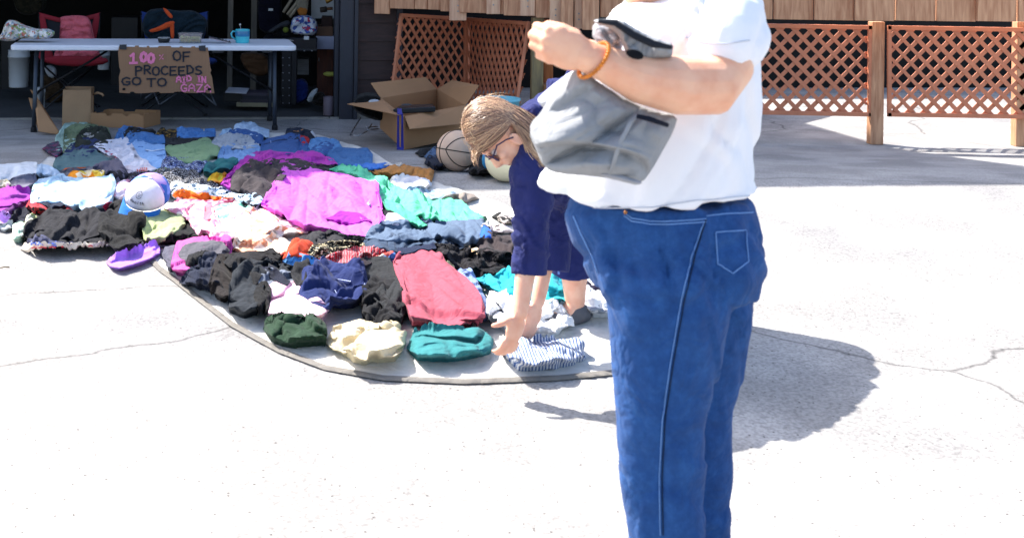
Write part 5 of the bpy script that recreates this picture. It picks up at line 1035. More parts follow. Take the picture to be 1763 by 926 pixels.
flap(T1, T2, P(706, 222, T1.y-.22), P(808, 212, T2.y-.2))           # front flap
flap(T3, T0, P(733, 133, T3.y+.1), P(639, 143, T0.y+.1))            # back flap
flap(T2, T3, P(824, 147, T2.y+.02), P(778, 138, T3.y+.0))           # right flap
b = MB(); b.slab([P(660, 236, A1.y-.3), P(663, 238, A1.y-.3), P(665, 229, A1.y-.29), P(661, 228, A1.y-.29)], .001)
tr_ = thing('black_tray', 'flat black electronic tray resting across the open cardboard box', 'tray', P(713, 188, T0.y+.1))
b = MB(); Dt = A1.y+.1; a, c, d_, e_ = P(677, 188, Dt), P(750, 184, Dt+.1), P(745, 179, Dt+.45), P(690, 181, Dt+.35); dn = Vector((0, 0, -.04)); b.hexa([p+dn for p in (a, c, d_, e_)], [a, c, d_, e_]); b.build('body', mat('black_plastic', '17171b', .4), tr_, bevel=.008)
b = MB(); b.poly([P(700+9*math.cos(k*.6), 183+1.5*math.sin(k*.6), Dt+.15) +UP*.012 for k in range(10)], .004); b.build('panel', mat('grey_button', '4a4a50', .4), tr_)
stp = mat('blue_webbing', '2a2a86', .5, var=.2)
b = MB()
for x0, x1, yb in ((683, 688, 254), (690, 695, 256)): b.slab([P(x0, yb, A1.y-.045), P(x1, yb, A1.y-.045), P(x1-1, 196, A1.y-.06), P(x0+1, 196, A1.y-.06)], .004)
b.slab([P(683, 258, A1.y-.05), P(695, 259, A1.y-.05), P(694, 254, A1.y-.045), P(684, 253, A1.y-.045)], .004); b.slab([P(684, 198, A1.y-.07), P(693, 198, A1.y-.07), P(691, 188, A1.y+.06), P(684, 188, A1.y+.06)], .004)
tag(b.build('blue_strap', stp), 'loop of blue webbing hanging over the front corner of the open cardboard box', 'strap')
# wire stand with black bag left of the carton
drape('black_duffel', fb('0e0f13'), [(610, 172), (622, 164), (652, 162), (660, 180), (664, 210), (640, 206), (616, 196), (606, 184)], 9.9, .25, .03, .12, label='black bag on a wire stand behind the open cardboard box', cat='bag')
drape('white_helmet', fb('a8aab0'), [(632, 176), (640, 171), (654, 172), (655, 181), (638, 181)], 9.85, .06, .005, .1, label='pale grey pad on the black bag left of the box', cat='pad')
b = MB(); gw = G(610, 234)
for pts in ([(621, 203, 9.6), (609, 222, 9.4), (603, 233, 9.3), (617, 234, 9.2), (632, 226, 9.3), (640, 214, 9.5)], [(630, 220, 9.4), (650, 218, 9.5)], [(632, 224, 9.3), (652, 222, 9.4)]): line(b, pts, .005, n=6)
tag(b.build('wire_stand', mat('chrome_wire', '8a8c90', .3, .9), smooth=True), 'thin wire stand on the driveway left of the open cardboard box', 'stand')
# balls
def ball(px, py, r, D, m, label, seams=None, tilt=(0, 0, 0), nm='basketball', seam_m=None):
    c = P(px, py, D); c.z = float(zg(c.y))+r; o = thing(nm, label, 'ball', c-UP*r)
    MB().ellip(c, [Vector((r, 0, 0)), Vector((0, r, 0)), Vector((0, 0, r))], 48).build('shell', m, o, smooth=True)
    if seams:
        M_ = Matrix.Rotation(tilt[2], 3, 'Y')@Matrix.Rotation(tilt[0], 3, 'X')@Matrix.Rotation(tilt[1], 3, 'Z')
        for k, fn in enumerate(seams):
            pts = [c+M_@(Vector(fn(t*2*math.pi/72)).normalized()*(r*1.001)) for t in range(73)]
            MB().tube(pts, .0032, 6).build('seam', seam_m, o, smooth=True)
    return o
bs = [lambda t: (math.cos(t), math.sin(t), 0), lambda t: (math.cos(t), 0, math.sin(t)),
      lambda t: (.86*math.sin(t), .62+.5*abs(math.cos(t))-.25, .86*math.cos(t)), lambda t: (.86*math.sin(t), -(.62+.5*abs(math.cos(t))-.25), .86*math.cos(t))]
ball(786, 268, .122, 7.15, mat('faded_orange_rubber', 'c6aa94', .65, var=.12, bump=.5, bscale=220), 'faded orange basketball with black seams right of the cardboard box', bs, (R(-8), R(28), R(8)), seam_m=mat('black_seam', '1a1714', .7))
ball(872, 282, .122, 6.75, mat('cream_rubber', 'efe2bc', .5, var=.05), 'cream coloured ball partly hidden by the bending shopper', nm='cream_ball')
b = MB(); cc = P(856, 285, 6.95); cc.z = float(zg(cc.y))+.09; b.ellip(cc, [Vector((.09, 0, 0)), Vector((0, .09, 0)), Vector((0, 0, .09))], 24); tag(b.build('blue_ball', mat('blue_rubber', '2f86b8', .5), smooth=True), 'blue ball just behind the cream ball', 'ball')
lay('navy_bag', 'navy cloth bag behind the basketball', 'bag', fb('1d2848'), [(730, 282), (742, 262), (752, 252), (780, 250), (790, 280), (752, 290)], t=.08)
lay('black_cable', 'black strap scrap lying at the foot of the cardboard box', 'strap', fb('14161c'), [(714, 264), (722, 259), (746, 256), (752, 262), (736, 266), (726, 269)], t=.03)
lay('blue_grey_scrap', 'blue grey cloth between box and basketball', 'cloth', fb('4c6484'), [(730, 270), (738, 262), (750, 256), (756, 266), (740, 276)], t=.03)
lay('dark_cloth_by_ball', 'black cloth between the two balls', 'cloth', fb('17161a'), [(806, 298), (812, 262), (830, 256), (850, 262), (854, 298)], t=.06)
p0 = P(860, 176, 8.9); b = MB(); zz = float(zg(8.9)); hz = P(860, 169, 8.9).z-zz
b.lathe(Vector((p0.x, 8.9, zz)), [(0, 0), (.12, 0), (.125, .01), (.148, hz-.02), (.156, hz-.018), (.156, hz), (.142, hz), (.12, .02), (0, .02)], 36)
tag(b.build('turquoise_bucket', mat('turquoise_plastic', '6fb8c8', .4, var=.05), smooth=True), 'turquoise bucket whose rim shows above the bending shopper', 'bucket')

# baseball cap lying on the clothes
hD = float(hit(np.array([245.]), np.array([362.]), np.array([.03]))[0]); hc = P(254, 338, hD-.16)
cap = thing('baseball_cap', 'white and blue baseball cap lying on the clothes left of the pink prints', 'cap', hc)
def capM(): # local axes: f = out of the brim, s = side, u = up of crown
    f = Vector((-.26, -.90, -.28)).normalized(); u = Vector((.16, -.30, .90)); u = (u-f*u.dot(f)).normalized(); return Matrix((f, u.cross(f), u)).transposed()
CM = capM(); sc_ = 1.2
def cp(f, s, u): return hc+CM@(Vector((f, s, u))*sc_)
def dome(ph0, ph1, off=0, th1=1.0):
    b = MB(); v = []; f = []; n1, n2 = 16, 18
    for i in range(n1+1):
        th = i/n1*math.pi/2*th1
        for j in range(n2+1):
            ph = ph0+(ph1-ph0)*j/n2; r = .095+off
            ff = math.cos(ph)*math.sin(th)*(r+.012); uu = math.cos(th)**.75*(.080+off) if th < math.pi/2 else 0
            v.append(cp(ff, math.sin(ph)*math.sin(th)*r*.86, uu))
    for i in range(n1):
        for j in range(n2): a = i*(n2+1)+j; f.append((a, a+1, a+n2+2, a+n2+1))
    return b.add(v, f)
dome(R(-78), R(78)).build('front_panel', fb('dedbe8', n='cap_white', wr=.15), cap, smooth=True, solid=.003)
dome(R(78), R(282), 0).build('back_panel', fb('3566b8', '6a8cd8', '2c58a8', 'a08ad0', p='floral', s=.5), cap, smooth=True, solid=.003)
b = MB(); v = []; f = []
for i in range(9):
    k = i/8
    for j in range(21):
        ph = R(-66)+R(132)*j/20; r0 = .096; ext = .105*math.cos(ph*1.25)**.6 if abs(ph*1.25) < math.pi/2 else 0
        v.append(cp(math.cos(ph)*(r0+.012)+k*ext*.72, math.sin(ph)*r0*.88, -.004-k*ext*.62-.012*(math.sin(ph)**2)*k*1.5))
for i in range(8):
    for j in range(20): a = i*21+j; f.append((a, a+1, a+22, a+21))
b.add(v, f).build('brim', fb('2e74c8', n='cap_blue', wr=.1), cap, smooth=True, solid=.005)
def capf(a, hh, off=.003):                               # point on the front of the crown, a across, hh up
    th = math.acos(max(0, min(1, hh/.080))**(1/.75)); return cp(math.cos(a)*math.sin(th)*(.107+off), math.sin(a)*math.sin(th)*.0817*(1+off*8), hh+off)
inkc = mat('cap_ink', '3a3c48', .7)
b = MB(); b.tube([capf(.16*math.cos(t*.4), .052+.010*math.sin(t*.4)) for t in range(16)], .0011, 5); b.tube([capf(.06*math.cos(t*.7), .052+.004*math.sin(t*.7)) for t in range(10)], .0009, 5); b.build('emblem', inkc, cap, smooth=True)
GLh = {'H': [[(.1, 0), (.1, 1)], [(.9, 0), (.9, 1)], [(.1, .5), (.9, .5)]], 'e': [[(.1, .65), (.9, .65), (.7, .4), (.2, .45), (.15, .9), (.85, .95)]], 'a': [[(.9, .4), (.9, 1)], [(.9, .5), (.3, .4), (.1, .75), (.4, 1), (.9, .85)]], 'l': [[(.5, 0), (.5, 1)]], 't': [[(.5, .1), (.5, 1), (.8, 1)], [(.15, .4), (.85, .4)]], 'h': [[(.1, 0), (.1, 1)], [(.1, .55), (.6, .4), (.85, .6), (.85, 1)]]}
b = MB(); sg = 1 if cp(0, 1, 0).x > cp(0, -1, 0).x else -1
for i, ch in enumerate('Health'):
    for s_ in GLh[ch]: b.tube([capf(sg*((i-2.9)*.125+a*.1), .034-c*.011) for a, c in s_], .0011, 5)
b.build('lettering', inkc, cap, smooth=True)
b = MB(); b.ellip(cp(0, 0, .080), [CM@Vector((.011, 0, 0)), CM@Vector((0, .011, 0)), CM@Vector((0, 0, .006))], 10); b.build('top_button', fb('dedbe8', n='cap_white', wr=.15), cap, smooth=True)
tw = mat('dry_twig', '5c4a30', .9); p_ = G(2, 463); tag(MB().tube([G(0, 463)+UP*.004, G(8, 462)+UP*.006, G(16, 461)+UP*.004], .0025, 6).build('twig', tw), 'short dry twig on the sunlit concrete at the left edge', 'twig')

# ------------------------------------------------------------------ people
def cap_chain(b, pts, n=14, ell=None):
    """tapered limb: pts of (Vector, radius)"""
    b.tube([p for p, r in pts], [r for p, r in pts], n, ell=ell)
    for p, r in (pts[0], pts[-1]): b.ellip(p, [Vector((r*.98, 0, 0)), Vector((0, r*.98*(1), 0)), Vector((0, 0, r*.98))], 12)
def wr(amp, wl, ang, seed, axis='xz', aniso=3., sharp=.35, mask=None):
    def f(co, no):
        x, z = co[:, 0], co[:, 2]+co[:, 1]*.5
        w_ = .8*layers(x, z, ang+.2, wl*2, seed+40, 2.)+.8*folds(x, z, ang, wl, seed, aniso, sharp)+.4*folds(x, z, ang+.8, wl*.5, seed+5, 2., .4)
        k = mask(co) if mask is not None else 1
        return co+no*(w_*amp*k)[:, None]
    return f
def finger(b, base, d, side, up, ln, r, curl, n=3):
    """one bent finger: base point, starting direction, curls towards -up"""
    p = base; pts = [p]; ang = curl[0]; seg = (.45, .3, .25)
    for i in range(3):
        v = d*math.cos(ang)-up*math.sin(ang); p = p+v*ln*seg[i]; pts.append(p)
        if i < 2: ang += curl[i+1]
    b.tube(pts, [r, r*.95, r*.86, r*.7], 10); 
    for q, k in zip(pts[1:], (.97, .88, .72)): b.ellip(q, [Vector((r*k, 0, 0)), Vector((0, r*k, 0)), Vector((0, 0, r*k))], 10)
    return pts
skA = skin('fair_skin', 'e4b49a'); skB = skin('warm_skin', 'e6b496')

# ---- bending shopper
DW = 3.7
per = thing('person', 'person with long light brown hair and glasses bending to the clothes in a navy top', 'person', Vector((.72, 4.15, .3)))
u_ = Vector((-.92, .02, .38)).normalized(); f_ = Vector((-.36, -.16, -.92)); f_ = (f_-u_*f_.dot(u_)).normalized(); s_ = u_.cross(f_)
if s_.y > 0: s_ = -s_
HC = P(861, 229, DW)                                      # middle of the head
def hp(f, u, s=0): return HC+f_*(f*.88 if f > 0 else f)+u_*u+s_*s
b = MB()
b.ellip(hp(-.012, .028), [f_*.077, s_*.074, u_*.088], 28)           # cranium
b.ellip(hp(.020, -.035), [f_*.068, s_*.062, u_*.078], 24)           # face
b.ellip(hp(.052, -.082), [f_*.030, s_*.032, u_*.026], 16)           # chin
b.ellip(hp(.030, -.068, .030), [f_*.042, s_*.020, u_*.030], 14); b.ellip(hp(.030, -.068, -.030), [f_*.042, s_*.020, u_*.030], 14)
b.tube([hp(.083, .010), hp(.093, -.008), hp(.108, -.030), hp(.096, -.040)], [.009, .010, .0125, .008], 10)   # nose
b.ellip(hp(.101, -.034), [f_*.012, s_*.016, u_*.009], 12)
b.ellip(hp(.080, .020, .026), [f_*.012, s_*.026, u_*.010], 12); b.ellip(hp(.080, .020, -.026), [f_*.012, s_*.026, u_*.010], 12)   # brow
b.ellip(hp(.084, -.054), [f_*.009, s_*.021, u_*.0055], 12); b.ellip(hp(.083, -.064), [f_*.009, s_*.019, u_*.006], 12)      # lips
b.ellip(hp(.066, -.026, .040), [f_*.02, s_*.02, u_*.02], 12); b.ellip(hp(.066, -.026, -.040), [f_*.02, s_*.02, u_*.02], 12)
NB = hp(-.03, -.06); SH = P(948, 232, 3.78)
b.tube([hp(-.02, -.02), hp(-.035, -.07), SH], [.052, .052, .062], 16)
# ear
for sg in (1, -1):
    e0 = hp(.004, -.042, sg*.076)
    b.tube([e0+u_*(.025*math.cos(t*.42))+f_*(.014*math.sin(t*.42)-.002) for t in range(15)], .0045, 8)
    b.ellip(e0-s_*sg*.006, [f_*.014, s_*.009, u_*.024], 10); b.ellip(e0-u_*.026, [f_*.009, s_*.005, u_*.009], 8)
# torso inside the shirt, arms, hands, legs
HIP = P(1060, 172, 4.25); HIP.z = 1.12
b.tube([SH, (SH+HIP)/2+Vector((0, 0, .02)), HIP], [.10, .12, .13], 14)
shN = P(920, 288, 3.66); elN = P(914, 398, 3.60); wrN = P(895, 540, 3.52); haN = P(884, 575, 3.5)
cap_chain(b, [(shN, .036), (elN, .031), (elN*.5+wrN*.5, .031), (wrN, .023)])
shF = P(965, 285, 3.98); elF = P(950, 400, 3.95); wrF = P(926, 520, 3.86)
cap_chain(b, [(shF, .036), (elF, .031), (wrF, .023)])
for w0, dz in ((wrN, Vector((-.30, -.1, -.95))), (wrF, Vector((-.3, -.1, -.95)))):
    dz = dz.normalized(); wd = Vector((-.75, -.55, .28)); wd = (wd-dz*wd.dot(dz)).normalized(); nn = dz.cross(wd)
    b.ellip(w0+dz*.045, [wd*.036, nn*.015, dz*.048], 14)
    for k in range(4): finger(b, w0+dz*.082+wd*(.027-.018*k), dz, wd, -nn, (.062, .072, .070, .055)[k], .0085, (.25, .5, .4))
    finger(b, w0+dz*.02+wd*.03, (dz*.6+wd*.8).normalized(), wd, -nn, .06, .0105, (.1, .3, .3))
for kx, ky, ax_, dd in ((988, 452, 990, 4.2), (1052, 452, 1060, 4.42)):
    a_ = P(kx, ky, dd); g_ = P(ax_, 560, dd); zf = float(zg(dd)); g_ = Vector((g_.x, dd, zf+.06))
    cap_chain(b, [(a_+UP*.1, .056), (a_, .052), (a_*.55+g_*.45, .044), (g_, .033)])
    b.tube([g_, g_+Vector((-.05, -.02, -.03)), g_+Vector((-.17, -.06, -.042))], [.035, .032, .022], 12)
me = remesh(b, .0055, 3); body = link('body', me, skA, per)
# shirt
nv = fb('262c5e', n='navy_jersey', wr=.5)
b = MB(); b.tube([P(934, 246, 3.74), P(965, 235, 3.86), P(1010, 205, 4.05), P(1056, 176, 4.25)], [.105, .145, .155, .15], 20, ell=1.15)
b.tube([P(906, 222, 3.74)+Vector((.05, 0, .0)), P(932, 215, 3.76)], [.066, .08], 16)
cap_chain(b, [(P(932, 268, 3.68), .083), (P(918, 300, 3.64), .072), (P(912, 380, 3.60), .056)])
b.tube([P(912, 380, 3.60), P(912, 430, 3.585), P(911, 473, 3.57)], [.056, .054, .054], 18)
cap_chain(b, [(P(968, 270, 3.96), .085), (P(958, 340, 3.95), .070), (P(955, 400, 3.93), .060)])
b.tube([P(955, 400, 3.93), P(951, 466, 3.9)], [.060, .056], 16)
b.tube([P(950, 300, 3.8), P(1000, 330, 4.0), P(1040, 340, 4.15)], [.08, .12, .12], 16)
def cut_sleeve(co, no):
    co = wr(.015, .06, .15, 71, mask=lambda c: np.clip((c[:, 2]-P(911, 473, 3.57).z)/.07, .12, 1))(co, no); return co
me = remesh(b, .007, 2, cut_sleeve); link('shirt', me, nv, per)
# the blue denim panel and capri trousers
tr2 = fb('20285c', n='navy_twill2', wr=.3)
b = MB()
for kx, dd, dx in ((985, 4.2, 0), (1050, 4.42, 0)):
    b.tube([Vector((P(kx+30, 200, dd).x, dd+.02, 1.15)), P(kx+14, 340, dd), P(kx-2, 430, dd), P(kx-4, 474, dd)], [.15, .105, .075, .070], 20)
b.ellip(Vector((P(1050, 175, 4.35).x, 4.35, 1.12)), [Vector((.17, 0, 0)), Vector((0, .16, 0)), Vector((0, 0, .16))], 18)
me = remesh(b, .008, 2, wr(.006, .07, 1.4, 91, aniso=5)); trs = link('trousers', me, tr2, per)
b = MB(); b.tube([P(963, 345, 4.09), P(960, 400, 4.1), P(962, 472, 4.11)], [.004, .004, .004], 6); b.build('side_seam', fb('5a7cc0', n='seam_pale_blue'), trs, smooth=True)
sh_ = thing('shoe', 'x', 'x') if False else None
b = MB()
for ax_, dd in ((990, 4.2), (1060, 4.42)):
    g_ = Vector((P(ax_, 560, dd).x, dd, float(zg(dd)))); b2 = MB()
    b2.ellip(g_+Vector((-.07, -.02, .025)), [Vector((.135, .04, 0)), Vector((-.015, .048, 0)), Vector((0, 0, .03))], 16); b2.ellip(g_+Vector((.0, 0, .04)), [Vector((.055, 0, 0)), Vector((0, .045, 0)), Vector((0, 0, .04))], 14)
    link('shoe', remesh(b2, .006, 3), mat('grey_canvas_shoe', '55565c', .8), per)
# features
b = MB()
for sg in (1, -1): b.tube([hp(.080, .024, sg*.012), hp(.086, .029, sg*.028), hp(.072, .026, sg*.046)], [.0015, .0025, .001], 6)
b.build('eyebrows', mat('brow_hair', '6b4a34', .8), per, smooth=True)
for sg in (1, -1):
    b = MB(); b.ellip(hp(.070, -.001, sg*.031), [f_*.013, s_*.013, u_*.011], 14); ey = b.build('eye', mat('eye_white', 'cfc6c0', .2), per, smooth=True)
    b = MB(); b.ellip(hp(.081, -.004, sg*.032), [f_*.003, s_*.005, u_*.005], 10); b.build('iris', mat('iris', '2c2018', .2), ey, smooth=True)
b = MB(); b.ellip(hp(.0885, -.0595), [f_*.004, s_*.020, u_*.007], 12); b.build('lips', skin('lip_skin', 'c0705f'), per, smooth=True)
gl = MB(); glm = mat('purple_black_frame', '3a2a48', .35)
for sg in (1, -1):
    c_ = hp(.093, -.006, sg*.032); gl.tube([c_+s_*(.025*math.cos(t*.3927))+u_*(.017*math.sin(t*.3927)) for t in range(17)], .0026, 8)
    gl.tube([hp(.091, .002, sg*.057), hp(.05, .006, sg*.074), hp(.02, -.012, sg*.079), hp(.002, -.030, sg*.080)], [.0028, .0026, .0022, .002], 8)
gl.tube([hp(.098, .0, .008), hp(.101, .002, 0), hp(.098, .0, -.008)], .002, 6)
gls = gl.build('glasses', glm, per, smooth=True)
for sg in (1, -1):
    b = MB(); b.ellip(hp(.093, -.006, sg*.032), [f_*.0008, s_*.024, u_*.016], 14); b.build('lens', mat('tinted_lens', '8a7080', .1, trans=.85), gls, smooth=True)
# hair: under-cap plus many strands
hr = bpy.data.materials.new('light_brown_hair'); hr.use_nodes = True; t_ = hr.node_tree; bs_ = t_.nodes['Principled BSDF']
at = t_.nodes.new('ShaderNodeAttribute'); at.attribute_name = 'tone'; rp = t_.nodes.new('ShaderNodeValToRGB'); cr_ = rp.color_ramp
cr_.elements[0].color = srgb('4a342a'); cr_.elements[1].color = srgb('e0c49c'); e_ = cr_.elements.new(.45); e_.color = srgb('8a6a56'); e_ = cr_.elements.new(.75); e_.color = srgb('bd9a78')
t_.links.new(at.outputs['Fac'], rp.inputs[0]); t_.links.new(rp.outputs[0], bs_.inputs['Base Color']); bs_.inputs['Roughness'].default_value = .38; bs_.inputs['Specular IOR Level'].default_value = .6; bs_.inputs['Anisotropic'].default_value = .5
def strands(parent, specs, name='hair', mat_=hr):
    V = []; Fc = []; T_ = []
    for pts, r, tone in specs:
        k = len(pts); n0 = len(V); prev = None
        for i, p in enumerate(pts):
            t = (pts[min(i+1, k-1)]-pts[max(i-1, 0)]).normalized(); a = Vector((0, -1, .2)); a = (a-t*a.dot(t)).normalized(); b_ = t.cross(a)
            rr = r*(1 if i < k-3 else (.75, .5, .15)[i-k+3])
            for j in range(4): an = j*math.pi/2; V.append(p+a*math.cos(an)*rr*.6+b_*math.sin(an)*rr); T_.append(tone)
        for i in range(k-1):
            for j in range(4): Fc.append((n0+i*4+j, n0+i*4+(j+1) % 4, n0+i*4+4+(j+1) % 4, n0+i*4+4+j))
    m = bpy.data.meshes.new(name); m.from_pydata([tuple(v) for v in V], [], Fc); m.update()
    at_ = m.attributes.new('tone', 'FLOAT', 'POINT'); at_.data.foreach_set('value', T_)
    return link(name, m, mat_, parent)
hrn = random.Random(11); specs = []
def skull(al, be, off=0):                                # al from the brow over the crown to the nape, be out to the side
    r = Vector((0, 0, 0)); d = f_*math.cos(al)*math.cos(be)+u_*math.sin(al)*math.cos(be)+s_*math.sin(be)
    k = 1/math.sqrt((d.dot(f_)/(.091 if d.dot(f_) > 0 else .077))**2+(d.dot(u_)/.093)**2+(d.dot(s_)/.081)**2)
    return hp(-.012, .028)+d*(k+off)
def dirv(al, be): return (f_*math.cos(al)*math.cos(be)+u_*math.sin(al)*math.cos(be)+s_*math.sin(be)).normalized()
def skd(d, off): return hp(-.012, .028)+d*(1/math.sqrt((d.dot(f_)/(.091 if d.dot(f_) > 0 else .077))**2+(d.dot(u_)/.093)**2+(d.dot(s_)/.081)**2)+off)
for sg in (1, -1):
    for i in range(2300 if sg > 0 else 700):
        a0 = R(hrn.uniform(12, 128)); b0 = sg*R(hrn.choice((hrn.uniform(-6, 6), hrn.uniform(0, 46), hrn.uniform(0, 25)))); off = .001+hrn.uniform(0, .010); n = 12; pts = []
        q_ = hrn.uniform(0, 1)*(.35+.65*min(1, (math.degrees(a0)-12)/70)); ff = -.28-.72*q_
        d0 = dirv(a0, b0); dE = (f_*ff+u_*(-.38+.1*hrn.uniform(-1, 1))+s_*sg*(.95-.75*q_)).normalized()
        an = d0.angle(dE)
        for k in range(n):
            t = k/(n-1); d = (d0*math.sin((1-t)*an)+dE*math.sin(t*an))/math.sin(an)
            d = (d+u_*.10*math.sin(math.pi*t)).normalized()
            pts.append(skd(d, off*(.3+.7*min(1, t*4))))
        if sg > 0: end = P(936-24*(1-q_)*hrn.random()+8*q_, 280-44*q_+hrn.uniform(-16, 8), DW-.085+.06*q_+hrn.uniform(-.02, .02))
        else: end = P(932+hrn.uniform(-10, 10), 262+hrn.uniform(-14, 12), DW+.09)
        p0 = pts[-1]; mid = (p0+end)/2+Vector((hrn.uniform(.008, .02), hrn.uniform(-.01, .005), .016))
        for k in range(1, 7): t = k/6; pts.append(p0*(1-t)**2+mid*2*t*(1-t)+end*t*t)
        tone = min(1, max(0, .45+.20*math.sin(a0*11+sg+q_*9)+.12*math.sin(q_*41)+hrn.gauss(0, .13)))
        specs.append((pts, hrn.uniform(.0007, .0014), tone))
for i in range(46):                                      # fringe strands hanging off the brow
    a = skull(R(hrn.uniform(4, 22)), R(hrn.uniform(-10, 45)), .008); e2 = P(819+hrn.uniform(-7, 6), 276+hrn.uniform(-16, 14), DW-.04+hrn.uniform(-.04, .03)); m2 = (a+e2)/2+Vector((-.014, 0, .0)); pts = [a*(1-t)**2+m2*2*t*(1-t)+e2*t*t for t in [k/9 for k in range(10)]]
    specs.append((pts, hrn.uniform(.0006, .0013), hrn.uniform(.4, .9)))
for i in range(60):                                      # flyaways
    al = R(hrn.uniform(20, 170)); be = R(hrn.uniform(-20, 40)); a = skull(al, be, .012); d = (a-HC).normalized(); d2 = Vector((hrn.uniform(-1, 1), hrn.uniform(-1, 1), hrn.uniform(-.6, 1)))
    pts = [a+d*(.025*t*(1-t)*2.4)+d2*.03*t*t+(u_*-.05)*t for t in [k/9 for k in range(10)]]; specs.append((pts, .0005, hrn.uniform(.6, 1)))
for i in range(90):                                      # lower locks in front of the collar
    a = P(907+hrn.uniform(-5, 12), 243+hrn.uniform(-8, 10), DW-.085); e2 = P(938+hrn.uniform(-12, 5), 284+hrn.uniform(-12, 6), DW-.12+hrn.uniform(-.02, .02)); m2 = (a+e2)/2+Vector((-.012, 0, -.008)); pts = [a*(1-t)**2+m2*2*t*(1-t)+e2*t*t for t in [k/8 for k in range(9)]]
    specs.append((pts, hrn.uniform(.0007, .0014), hrn.uniform(.45, 1)))
hair = strands(per, specs)
b = MB(); v = []; f = []
for i in range(17):
    al = R(14+i*12)
    for j in range(17): v.append(skull(al, R((-28-30*min(1, i/6))+j*(56+60*min(1, i/6))/16), .002))
for i in range(16):
    for j in range(16): a = i*17+j; f.append((a, a+1, a+18, a+17))
b.add(v, f).build('scalp', mat('scalp_hair', '54402f', .7, var=.3, scale=60), hair, smooth=True)

# ---- standing shopper
DS = 2.3; SS = F/DS
pe2 = thing('person', 'person in a white t-shirt and blue jeans standing at the right holding grey shorts', 'person', Vector((P(1160, 400, 2.42).x, 2.42, .3)))
b = MB()
def q(px, py, D): return P(px, py, D)
# near arm: shoulder, elbow, forearm, wrist
cap_chain(b, [(q(1250, 40, 2.30), .045), (q(1248, 80, 2.25), .052), (q(1246, 112, 2.24), .056), (q(1222, 148, 2.2), .056), (q(1165, 147, 2.17), .054), (q(1100, 136, 2.15), .044), (q(1045, 112, 2.14), .033), (q(1010, 98, 2.13), .0285)], 16)
# hand: back of hand towards the camera, closed fingers
hx = (q(935, 70, 2.13)-q(1010, 98, 2.13)).normalized(); hy = (q(950, 40, 2.13)-q(962, 118, 2.13)); hy = (hy-hx*hy.dot(hx)).normalized(); hz = hx.cross(hy)
if hz.y < 0: hz = -hz                                   # away from the camera
b.ellip(q(978, 86, 2.125), [hx*.046, hy*.037, hz*.017], 18); b.ellip(q(1003, 94, 2.13), [hx*.030, hy*.030, hz*.019], 16); b.ellip(q(958, 78, 2.125), [hx*.026, hy*.037, hz*.015], 16)
kn = [(q(946, 54, 2.128), .0105), (q(940, 70, 2.122), .0108), (q(940, 87, 2.122), .0105), (q(946, 103, 2.126), .0092)]
for k, (p, r) in enumerate(kn):
    b.tube([q(978, 86, 2.12)*.6+p*.4, p], [.012, r], 10); b.ellip(p, [hx*r*1.15, hy*r*1.05, hz*r], 10)
    finger(b, p, (hx*.8+hz*.25).normalized(), hy, -hz, (.062, .068, .064, .052)[k], r*.92, (.75, 1.15, .9))
b.tube([q(995, 66, 2.135), q(966, 52, 2.14), q(944, 46, 2.15), q(930, 52, 2.155)], [.015, .0135, .012, .0085], 12); b.ellip(q(930, 52, 2.155), [hx*.009, hy*.009, hz*.009], 10)
# far arm and hand under the shorts
cap_chain(b, [(q(1225, 60, 2.60), .045), (q(1190, 150, 2.62), .05), (q(1090, 120, 2.5), .042), (q(1010, 92, 2.3), .028)], 14)
b.ellip(q(975, 82, 2.2), [hx*.045, hy*.032, hz*.018], 14)
for k in range(4): finger(b, q(948, 62+k*13, 2.19), hx, hy, hz, .055, .0085, (.5, .9, .8))
# neck, jaw and head (above the picture)
b.tube([q(1175, 30, 2.45), q(1165, 0, 2.45), q(1150, -30, 2.45)], [.058, .055, .058], 16)
hc2 = q(1150, -78, 2.45)
b.ellip(hc2+Vector((.01, 0, .02)), [Vector((.098, 0, 0)), Vector((0, .078, 0)), Vector((0, 0, .105))], 24); b.ellip(q(1118, -50, 2.45), [Vector((.06, 0, 0)), Vector((0, .06, 0)), Vector((0, 0, .075))], 20)
b.ellip(q(1100, -8, 2.45), [Vector((.034, 0, 0)), Vector((0, .034, 0)), Vector((0, 0, .026))], 14); b.tube([q(1092, -78, 2.45), q(1066, -52, 2.45), q(1076, -46, 2.45)], [.012, .016, .01], 10)
b.tube([q(1104, -8, 2.45), q(1150, -10, 2.45)], [.03, .05], 12); b.ellip(q(1082, -24, 2.45), [Vector((.012, 0, 0)), Vector((0, .024, 0)), Vector((0, 0, .010))], 12)
b.ellip(q(1160, -75, 2.365), [Vector((.018, 0, 0)), Vector((0, .01, 0)), Vector((0, 0, .03))], 12)
# trunk and legs inside the clothes
b.tube([q(1170, 60, 2.45), q(1150, 200, 2.45), q(1160, 290, 2.45)], [.11, .12, .10], 14)
for dx, D_ in ((0, 2.34), (30, 2.56)):
    a = q(1120+dx, 500, D_); c = Vector((q(1150+dx, 900, D_).x, D_, .38)); cap_chain(b, [(a, .05), ((a+c)/2, .042), (c, .036)])
me = remesh(b, .0036, 2); link('body', me, skB, pe2)
# hair of the standing shopper
b = MB(); b.ellip(hc2+Vector((.03, 0, .03)), [Vector((.105, 0, 0)), Vector((0, .088, 0)), Vector((0, 0, .105))], 20); b.ellip(hc2+Vector((.075, 0, -.06)), [Vector((.055, 0, 0)), Vector((0, .07, 0)), Vector((0, 0, .11))], 16)
link('hair', remesh(b, .008, 3, wr(.004, .02, 1.5, 5, aniso=8)), mat('dark_hair', '2c2019', .5, streak=(60, 60, 3)), pe2)
